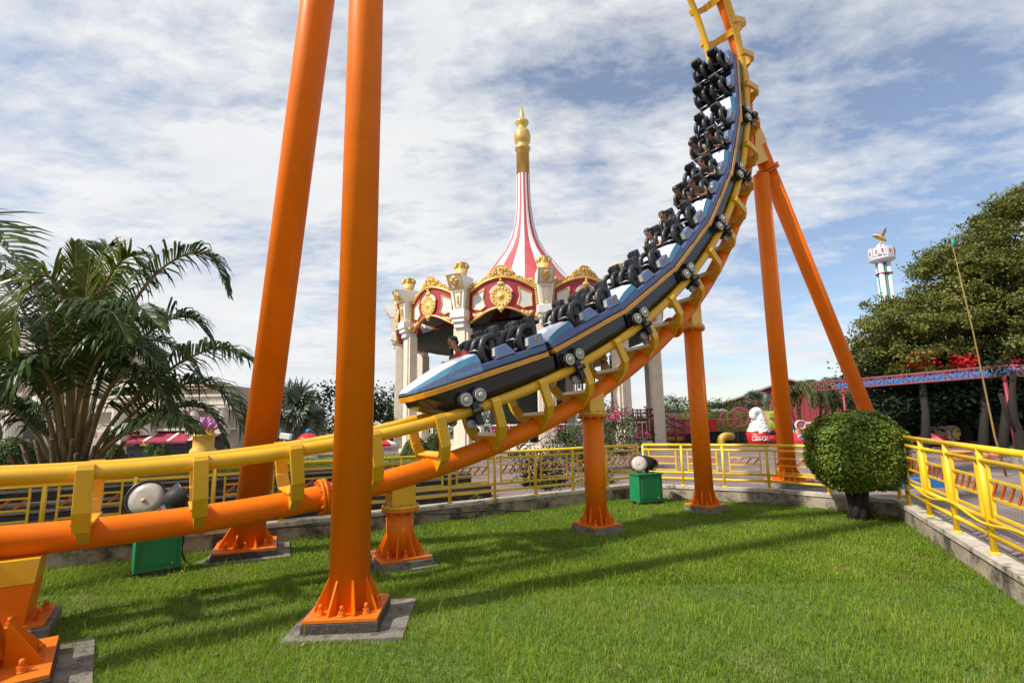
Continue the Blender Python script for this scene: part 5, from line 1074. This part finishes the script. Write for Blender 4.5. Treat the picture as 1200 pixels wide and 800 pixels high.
for px, py, r, dz in ((852, 491, 9.5, 0), (866, 489, 12.5, .25)):
    q = at(px, py, PY-.1+dz); rr_ = r/FPX*PY; M = frame((0, -1, 0)); m = MB(); m.tube([q+Vector((math.cos(a)*rr_*.86, 0, math.sin(a)*rr_*.86)) for a in np.linspace(0, 2*math.pi, 33)], rr_*.15, 6)
    for k in range(6): a = k*math.pi/3+.3; m.tube([q, q+Vector((math.cos(a)*rr_*.86, 0, math.sin(a)*rr_*.86))], rr_*.06, 5)
    m.ball(q, Vector((rr_*.2, .1, rr_*.2)), 8); m.build('wheel', 'pink', pt_)
q = at(861, 491, PY-.5); m = MB(); m.tube([q+Vector((math.cos(a)*.42, 0, math.sin(a)*.5)) for a in np.linspace(0, 2*math.pi, 25)], .035, 5); m.tube([q-Vector((1.0, 0, 0)), q+Vector((.4, 0, 0))], .03, 5); m.tube([at(852, 480, PY-.5), at(852, 501, PY-.5)], .035, 5); m.build('lime_frame', 'lime', pt_)
m = MB(); m.tube([at(800, 480, PY+.5), at(850, 480, PY+.5)], .05, 6)
for px in (804, 812, 820, 828, 836, 844): m.tube([at(px, 480, PY+.5), at(px, 487, PY+.5)], .035, 5)
m.build('roof_rail', 'lime', pt_)
m = MB()
for k in range(5): m.ball(at(836+k*3.4, 481.5-(k % 2)*1.2, PY+.3), Vector((.16, .16, .1)), 8)
m.build('snow_cap', 'foam_white', pt_)
for a, b in ((859, 865), (866, 874), (818, 824), (903, 912)):
    m = MB(); bx(m, a-1, 505, b+1, 527, PY+1.3, .1); wo = m.build('window', 'grey_metal', pt_); m = MB(); bx(m, a, 506.5, b, 526, PY+1.27, .05); m.build('pane', 'window_dark', wo)
# maroon steel platform with stair
t = thing('steel_platform', 'maroon steel stair platform with grey mesh railings left of the playhouse', 'platform', (xpx(785, PY-2), PY-2, BASE)); D = PY-2
m = MB(); bx(m, 757, 505.5, 814, 508, D, 2.4); bx(m, 738, 490, 760, 493, D+.3, 2.0); m.build('deck', 'maroon_steel', t)
for px, y0 in ((762, 478), (778, 484), (790, 488), (801, 490), (812, 490), (741, 478), (758, 478)):
    for dy in (0, 2.2): MB().tube([Vector((at(px, y0, D).x, D+dy, at(px, y0, D).z)), Vector((at(px, y0, D).x, D+dy, BASE))], .05, 6).build('post', 'maroon_steel', t)
m = MB()
for y in (480, 484, 488): m.tube([at(738, y, D), at(762, y, D)], .03, 5)
m.tube([at(763, 479, D), at(802, 497, D)], .05, 5); m.tube([at(762, 486, D), at(800, 504, D)], .05, 5)
for y in (492, 500): m.tube([at(763, y, D), at(813, y, D)], .035, 5)
m.build('railing', 'maroon_steel', t)
m = MB()
for k in range(26): m.tube([at(763+k*1.95, 491+min(0, (k-13)*.2), D+.03), at(763+k*1.95, 506, D+.03)], .018, 4)
for k in range(12): m.tube([at(739+k*1.95, 481, D+.03), at(739+k*1.95, 491, D+.03)], .018, 4)
m.build('mesh_panel', 'grey_metal', t)
m = MB(); bx(m, 766, 494, 772, 506, D+2, .4); bx(m, 748, 494, 758, 512, D+1.8, .5); m.build('red_box', 'bright_red', t)
m = MB(); m.tube([at(770, 513, D+.5), at(800, 513, D+.5)], .15, 10); tag(m.build('slide_tube', 'pipe_yellow'), 'yellow horizontal tube under the maroon platform', 'slide')
m = MB(); pts = crv([at(846, 528, D+.6), at(845, 516, D+.6), at(849, 511.5, D+.6), at(858, 511, D+.8)], 6); m.tube(pts, .22, 12); tag(m.build('elbow_pipe', 'pipe_yellow'), 'yellow elbow pipe in front of the playhouse windows', 'pipe')
m = MB(); m.tube([at(842, 531, D-2), at(888, 529.5, D-2)], .13, 10); tag(m.build('ground_tube', 'bright_red'), 'long red tube lying on the ground before the playhouse', 'tube')
m = MB(); m.tube([at(889, 529.5, D-2), at(908, 528, D-2)], .17, 10); tag(m.build('ground_tube', 'pipe_yellow'), 'short yellow tube lying at the end of the long red one', 'tube')
m = MB(); m.lathe([(.02, 0), (.42, 0), (.42, .12), (.02, .12)], 20, at(906, 519, D-.3), frame((0, -1, 0))); tag(m.build('round_board', 'bright_red'), 'round red board right of the giant drink cup', 'board')
# the giant cup with foam and script lettering
CYY = D-1.2; q = at(890, 531, CYY); zt_ = at(890, 506, CYY).z; rc = 12/FPX*CYY; t = thing('giant_cup', 'giant red drink cup with white script lettering, overflowing with white foam', 'sculpture', (q.x, q.y, BASE))
MB().lathe([(rc*.9, BASE), (rc*.98, zt_*.6), (rc*1.02, zt_)], 28, (q.x, q.y, 0)).build('cup', 'bright_red', t)
m = MB(); fz = zt_
for k in range(12):
    f = k/11; r = rc*(1.05-.58*f); cx_ = q.x+(.1+.15*f)*rc; zz_ = fz+.12*rc+f*rc*1.35
    for j in range(9): a = j*2*math.pi/9+k; m.ball((cx_+math.cos(a)*r*.62, q.y+math.sin(a)*r*.62, zz_+random.uniform(-.05, .05)), Vector((r*.42, r*.42, rc*.14)), 8)
    m.ball((cx_, q.y, zz_), Vector((r*.8, r*.8, rc*.2)), 10)
arch_ = crv([(q.x+rc*.3, q.y, fz+rc*1.2), (q.x+rc*.32, q.y, fz+rc*1.75), (q.x+rc*.05, q.y-.05, fz+rc*2.02), (q.x-rc*.35, q.y-.1, fz+rc*1.85), (q.x-rc*.42, q.y-.1, fz+rc*1.5)], 5)
m.tube(arch_, [rc*(.42-.006*i) for i in range(len(arch_))], 12); m.ball((q.x-rc*.4, q.y-.1, fz+rc*1.55), rc*.34, 10)
for k in range(2): m.ball((q.x-rc*.2+k*.12*rc, q.y-rc*.95, fz-rc*.02), Vector((rc*.13, rc*.10, rc*.16)), 8)
m.build('foam', 'foam_white', t)
def script_word(parent, org, right, up, size, out):
    """slanted joined script drawn as strokes"""
    E = lambda cx, cy, rx, ry, a0, a1, n=16: [(cx+rx*math.cos(R(a0+(a1-a0)*i/n)), cy+ry*math.sin(R(a0+(a1-a0)*i/n))) for i in range(n+1)]
    st = []; x = 0
    def capC(x): return [E(x+.42, .5, .42, .5, 50, 300)+[(x+.9, .12), (x+1.25, -.05)]]
    st += capC(0); st.append([(.55, .95), (.95, 1.05), (1.6, .92), (2.3, 1.02)])
    st.append(E(1.02, .28, .2, .28, 90, 450)+[(1.25, .5)]); st.append(E(1.52, .28, .2, .28, 50, 310)); st.append(E(1.95, .28, .2, .28, 60, 420)+[(2.15, .1), (2.32, .02)])
    st.append([(2.36, .3), (2.62, .32)])
    st += [[(p[0]+2.62, p[1]) for p in s] for s in capC(0)]
    st.append(E(3.64, .28, .2, .28, 90, 450)+[(3.86, .5)]); st.append([(3.95, .15), (4.1, .6), (4.2, .98), (4.08, 1.0), (4.0, .6), (4.0, .15), (4.12, .02), (4.3, .1)]); st.append(E(4.5, .28, .2, .28, 60, 420)+[(4.7, .1), (4.9, .0), (5.1, .12)]); st.append([(3.1, 1.0), (3.6, 1.06), (4.4, .95), (5.0, 1.04)])
    m = MB()
    for s in st: m.tube([org(((p[0]+p[1]*.28)-2.6)*size, (p[1]-.4)*size) for p in s], size*.085, 6)
    m.build('script_lettering', 'white_paint', parent)
Rz = rc*1.0
script_word(t, lambda x, z: Vector((q.x+math.sin(x/Rz-.12)*Rz*1.0, q.y-math.cos(x/Rz-.12)*Rz*1.01, zt_-rc*.62+z)), None, None, rc*.34, None)
# ================================================================== BARN, SIGN, TRUSS, TOWER
BD = 62.; pk = at(925, 446, BD); t = thing('red_barn', 'dark red gabled barn far behind the palms', 'building', (pk.x, BD, BASE))
gz = Vector((pk.x, BD, 0)).normalized(); gx = Vector((gz.y, -gz.x, 0)); GM = Matrix((gx, gz, UP)).transposed(); bo_ = Vector((pk.x, BD, 0))
dep = BD/gz.y; wl, wr = -80/FPX*dep*1.03, 92/FPX*dep*.95; ze, zp = at(846, 480, BD).z, pk.z
pr = [(wl, BASE), (wr, BASE), (wr, ze), (0, zp), (wl, ze)]; B_ = lambda x, y, z: bo_+GM @ Vector((x, y, z))
m = MB(); a = [B_(x, 0, z) for x, z in pr]; b = [B_(x, 16, z) for x, z in pr]; m.add(a+b, [(i_, (i_+1) % 5, 5+(i_+1) % 5, 5+i_) for i_ in range(5)]+[(0, 1, 2, 3, 4), (9, 8, 7, 6, 5)]); m.build('wall', 'barn_red', t)
m = MB()
for x1 in (wl*1.08, wr*1.08):
    z1_ = zp+(ze-zp)*1.08; v8 = [B_(0, -.7, zp+.25), B_(x1, -.7, z1_+.25), B_(x1, 16, z1_+.25), B_(0, 16, zp+.25)]; v8 += [p-UP*.22 for p in v8]; m.add(v8, [(0, 1, 2, 3), (4, 7, 6, 5), (0, 4, 5, 1), (1, 5, 6, 2), (3, 2, 6, 7), (0, 3, 7, 4)])
m.build('roof', 'grey_metal', t)
m = MB()
for k in range(-14, 16):
    x = k*.6
    if wl < x < wr: z2_ = np.interp(x, [wl, 0, wr], [ze, zp, ze]); m.box(B_(x, -.03, (z2_+BASE)/2), (.05, .06, z2_-BASE-.1), GM)
m.build('batten', 'maroon_steel', t)
# sign with red letters
SY = 31.; q = at(952, 499, SY); t = thing('letter_sign', 'sign with red white edged letters above a peach board, beside the round bush', 'sign', (q.x, q.y, BASE))
def text_mesh(txt, size, ext, off=0.):
    cu = bpy.data.curves.new('t', 'FONT'); cu.body = txt; cu.size = size; cu.extrude = ext; cu.align_x = 'CENTER'; cu.offset = off; o = bpy.data.objects.new('t', cu); COL.objects.link(o); dg = bpy.context.evaluated_depsgraph_get(); me = bpy.data.meshes.new_from_object(o.evaluated_get(dg)); bpy.data.objects.remove(o); return me
for nm, off, ext, mt, dy in (('letter_edge', .05, .06, 'white_paint', 0), ('letters', 0.0, .07, 'bright_red', -.03)):
    me = text_mesh('Candy', .78, ext, off); me.transform(Matrix.Translation((q.x, q.y+dy, q.z-.22)) @ Matrix.Rotation(R(90), 4, 'X')); me.materials.clear(); me.materials.append(MATS[mt]); o = bpy.data.objects.new(nm, me); COL.objects.link(o); adopt(o, t)
m = MB(); bx(m, 935, 503.5, 968, 507, SY, .3); m.build('board', 'peach', t); m = MB(); bx(m, 935, 494, 967, 503.5, SY+.12, .08); m.build('back_panel', 'far_white', t)
for px in (938, 964): MB().tube([at(px, 507, SY+.15), Vector((at(px, 507, SY).x, SY+.15, BASE))], .06, 6).build('post', 'grey_metal', t)
m = MB(); bx(m, 922, 497, 934, 512, SY+1, 1.2); bx(m, 921, 496, 935, 497.5, SY+.9, 1.4); tag(m.build('blue_booth', 'blue_paint'), 'blue booth left of the lettered sweets sign', 'booth')
# truss canopy
def truss(a, b, hgt, n, label):
    a, b = V3(a), V3(b); t = thing('truss_canopy', label, 'canopy', (b.x, b.y, BASE), 'pink trusses with blue canopy'); d = (b-a); bk = Vector((-d.y, d.x, 0)).normalized(); bk = bk if bk.y > 0 else -bk; m = MB()
    for o in (Vector((0, 0, 0)), bk*.35):
        m.tube([a+o, b+o], .024, 6); m.tube([a+o-UP*hgt, b+o-UP*hgt], .022, 6)
        for k in range(n): p, q_ = a.lerp(b, k/n)+o, a.lerp(b, (k+1)/n)+o; m.tube([p-UP*hgt, q_] if k % 2 else [p, q_-UP*hgt], .010, 5); m.tube([p, p-UP*hgt], .011, 5)
        m.tube([b+o, b+o-UP*hgt], .026, 5)
    m.build('truss', 'truss_pink', t)
    m = MB(); u = bk*.40; vs = [a+u-UP*.02+d*.12, b+u-UP*.02, b+u*2.5-UP*.0, a+u*2.5-UP*.0+d*.12]; vs += [p-UP*.24 for p in vs]; m.add(vs, [(0, 1, 2, 3), (7, 6, 5, 4), (0, 4, 5, 1), (1, 5, 6, 2), (2, 6, 7, 3), (3, 7, 4, 0)]); m.build('blue_canopy', 'blue_paint', t)
    for f in (.18, .95): p = a.lerp(b, f)+bk*.2; MB().tube([p-UP*hgt, Vector((p.x, p.y, BASE))], .05, 8).build('post', 'maroon_steel', t)
truss(at(950, 449, 21), at(1187, 427, 15.4), .31, 20, 'long pink lattice truss with blue canopy before the dark trees')
truss(at(1188, 429, 15.2), at(1300, 417, 13.2), .31, 9, 'short pink lattice truss at the right edge, a step lower than the long one')
# drop tower
TD = 85.; q = at(1034, 305, TD); t = thing('drop_tower', 'tall slender drop tower with red and white crown beyond the big tree', 'ride tower', (at(1048, 400, TD).x, TD, BASE))
bs = Vector((q.x, TD, 0)); m = MB()
for k in range(4): a = k*math.pi/2+.5; m.tube([(bs.x+math.cos(a)*.75, TD+math.sin(a)*.75, BASE), (bs.x+math.cos(a)*.75, TD+math.sin(a)*.75, q.z)], .42, 10)
m.build('shaft', 'far_white', t)
m = MB()
for k in range(4): a = k*math.pi/2+1.28; m.tube([(bs.x+math.cos(a)*.9, TD+math.sin(a)*.9, BASE), (bs.x+math.cos(a)*.9, TD+math.sin(a)*.9, q.z)], .09, 6)
m.build('guide_rail', 'teal_trim', t)
m = MB()
for k in range(4): m.lathe([(1.1, 0), (1.22, .0), (1.22, .16), (1.1, .16)], 16, (bs.x, TD, q.z-2.5-k*6.2))
m.build('ring_brace', 'maroon_steel', t)
z1 = at(1034, 292, TD).z
MB().lathe([(1.0, q.z-.5), (1.9, q.z), (1.9, q.z+.3), (1.0, q.z+.4), (1.0, z1), (.4, z1+.9)], 20, (bs.x, TD, 0)).build('crown', 'far_white', t)
for k in range(12): a = k*2*math.pi/12; M = Matrix.Rotation(a+math.pi/2, 3, 'Z'); c = Vector((bs.x+math.cos(a)*1.85, TD+math.sin(a)*1.85, (q.z+z1)/2+.2)); cb = MB().box(c, (.82, .2, z1-q.z-.3-.25*(k % 3)), M).build('crown_panel', 'far_white', t, bevel=.05); MB().box(c+M @ Vector((.12*(k % 2)-.06, -.12, .1*(k % 3)-.1)), (.26, .06, .7), M).build('red_edge', 'tent_red', cb)
ez = at(1030, 279, TD); t2 = thing('eagle_statue', 'golden eagle statue with raised wings on top of the drop tower', 'statue', (bs.x, TD, z1+.9))
e_ = Vector((ez.x+.2, TD, ez.z)); m = MB(); m.tube([e_+Vector((1.1, .2, -.5)), e_+Vector((.4, 0, -.1)), e_+Vector((-.4, 0, .25)), e_+Vector((-.9, 0, .55)), e_+Vector((-1.25, 0, .45))], [.12, .38, .42, .24, .06], 10); m.tube([e_+Vector((.1, 0, -.3)), Vector((bs.x, TD, z1+.8))], .14, 6); m.build('body', 'gold', t2)
for pts in ([(0, 0, .2), (.8, .4, 1.0), (1.7, .8, 2.1), (2.0, .9, 2.2), (1.9, .9, 1.5), (1.2, .6, .5), (.5, .2, -.1)], [(-.2, -.2, .2), (-1.2, -1.0, .1), (-2.6, -1.8, -.15), (-2.4, -1.7, -.4), (-1.2, -1, -.35), (.1, -.2, -.2)]):
    m = MB(); P = [e_+Vector(p) for p in pts]; n_ = len(P); Q = [p+Vector((0, .1, .03)) for p in P]; m.add(P+Q, [tuple(range(n_)), tuple(range(n_, 2*n_))[::-1]]+[(i, (i+1) % n_, n_+(i+1) % n_, n_+i) for i in range(n_)]); m.build('wing', 'gold_dark', t2)
for px, py, hh, lab in ((1145, 262, 13, 'thin mast with a brown head poking out of the big tree top'), (1192, 236, 10, 'brown mast head poking out at the upper right edge of the big tree')):
    q = at(px, py, 60); t = thing('ride_mast', lab, 'mast', (q.x, q.y, BASE), 'mast tops above the big tree'); MB().tube([(q.x, q.y, BASE), q], .35, 8).build('shaft', 'grey_metal', t); MB().box(q+UP*.3, (.6, .6, 1.5)).build('head', 'palm_bark', t, bevel=.1); MB().tube([q, q+UP*hh*.12], .06, 5).build('tip', 'far_white', t)
# ================================================================== RIGHT HAND PARK FURNITURE
q = at(1122, 524, 25); t = thing('emblem_pedestal', 'dark red stepped pedestal with a round gold emblem, in the shade under the big tree', 'monument', (q.x, q.y, BASE))
m = MB(); bx(m, 1104, 521, 1150, 541, 24, 2.4); bx(m, 1108, 517.5, 1146, 521, 24.2, 2); m.build('steps', 'barn_red', t)
m = MB()
for k in range(16): bx(m, 1105+k*2.8, 521.5, 1106.6+k*2.8, 523.5, 23.96, .06)
m.build('step_tiles', 'mirror_white', t)
a, b = at(1112, 517.5, 24.6), at(1133, 498, 24.6); c = (a.x+b.x)/2; hw_ = (b.x-a.x)/2; m = MB(); m.add([(c-hw_, 24.6, a.z), (c+hw_, 24.6, a.z), (c+hw_, 25.8, a.z), (c-hw_, 25.8, a.z), (c-hw_*.78, 24.6, b.z), (c+hw_*.78, 24.6, b.z), (c+hw_*.78, 25.8, b.z), (c-hw_*.78, 25.8, b.z)], [(0, 1, 5, 4), (1, 2, 6, 5), (2, 3, 7, 6), (3, 0, 4, 7), (4, 5, 6, 7), (3, 2, 1, 0)]); m.build('block', 'cream', t, bevel=.03)
m = MB(); qq = at(1122.5, 508, 24.55); m.lathe([(.30, 0), (.30, .05), (.22, .08), (.2, .03), (.1, .1), (.01, .12)], 20, qq, frame((0, -1, 0))); m.build('emblem', 'gold', t)
for i, (px, py, w, lab) in enumerate(((1127, 540, 21, 'round orange seat behind the right railing'), (1152, 538, 15, 'orange seat block right of the round orange one'), (1168, 536, 14, 'flat orange seat furthest right behind the railing'))):
    q = gr(px, py, BASE); r = w/FPX*q.y*.5; t = thing('orange_seat', lab, 'seat', q, 'orange seats'); MB().lathe([(r*.85, 0), (r*.9, .26)], 20, q).build('base', 'seat_orange', t); MB().lathe([(r*.3, .261), (r, .261), (r*1.02, .30), (r*.97, .33), (r*.3, .335)], 20, q).build('top', 'seat_orange', t)
q = gr(1080, 571, BASE); tag(MB().box((q.x, q.y, BASE+.10), (1.3, .16, .20), Matrix.Rotation(.15, 3, 'Z')).build('blue_kerb', 'blue_paint', bevel=.015), 'bright blue kerb behind the railing beside the round bush', 'kerb')
q = gr(1200, 550, BASE); t = thing('potted_tree', 'tree trunk growing from a grey stone pot at the right edge', 'potted tree', q); MB().lathe([(.16, 0), (.22, .06), (.24, .36), (.27, .40), (.27, .46), (.22, .46)], 20, q).build('pot', 'cap_concrete', t, bevel=.01)
m = MB(); m.tube(crv([q+UP*.4, q+Vector((.03, 0, .9)), q+Vector((-.05, 0, 1.5)), q+Vector((.25, .1, 2.6))], 5), [.12]*6+[.10]*6+[.07]*4, 10); m.tube([q+Vector((0, 0, .9)), q+Vector((-.2, 0, 1.35)), q+Vector((-.3, 0, 2.0))], .05, 8); m.build('trunk', 'bark_dark', t)
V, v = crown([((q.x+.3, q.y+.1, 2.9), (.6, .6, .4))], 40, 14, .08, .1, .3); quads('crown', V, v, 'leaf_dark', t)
a, b = at(1112, 270, 12.5), at(1166, 512, 12.5); b.z = max(b.z, BASE); t = thing('bamboo_pole', 'thin leaning bamboo pole with a scrap of green cloth, before the big tree', 'pole', (b.x, b.y, BASE)); MB().tube([Vector((b.x+.12, b.y, BASE)), b, a.lerp(b, .5)+Vector((.04, 0, 0)), a], [.024, .022, .016, .007], 8).build('pole', 'bamboo', t)
q = a.lerp(b, .06); m = MB(); m.loft([[q+Vector((0, -.01, .1)), q+Vector((0, .01, .1)), q+Vector((0, .01, -.12)), q+Vector((0, -.01, -.12))], [q+Vector((.06, -.03, .08)), q+Vector((.06, -.01, .08)), q+Vector((.06, -.01, -.14)), q+Vector((.06, -.03, -.14))], [q+Vector((.1, .0, .05)), q+Vector((.1, .02, .05)), q+Vector((.09, .02, -.10)), q+Vector((.09, 0, -.10))]]); m.build('cloth', 'teal_trim', t)
# hedge and far greenery closing the view
hd = crown([((x, 46+rng.uniform(-4, 4), rng.uniform(.4, 1.4)), (4, 2.5, rng.uniform(1.0, 2.2))) for x in range(-62, 4, 5)]+[((x, 75+rng.uniform(-4, 4), 1.), (6, 3, rng.uniform(1.5, 3.0))) for x in range(-10, 110, 8)], 1300, 16, .42, .6, .4)
tag(quads('distant_greenery', hd[0], hd[1], 'leaf_far'), 'distant belt of mixed greenery along the horizon', 'greenery', kind='stuff')
for k, (px, lab) in enumerate(((1085, 'thick tree trunk under the big tree, left of the emblem pedestal'), (1152, 'thick tree trunk just right of the emblem pedestal'), (1175, 'slanting tree trunk near the right edge under the big tree'))):
    b = at(px, 525, 22); b.z = BASE; tp_ = at(px-6+k*4, 440, 23); t = thing('shade_tree', lab, 'tree', b, 'shade trees under the truss'); MB().tube([b, b.lerp(tp_, .5)+Vector((.1, 0, 0)), tp_], [.19, .14, .11], 10).build('trunk', 'bark_dark', t)
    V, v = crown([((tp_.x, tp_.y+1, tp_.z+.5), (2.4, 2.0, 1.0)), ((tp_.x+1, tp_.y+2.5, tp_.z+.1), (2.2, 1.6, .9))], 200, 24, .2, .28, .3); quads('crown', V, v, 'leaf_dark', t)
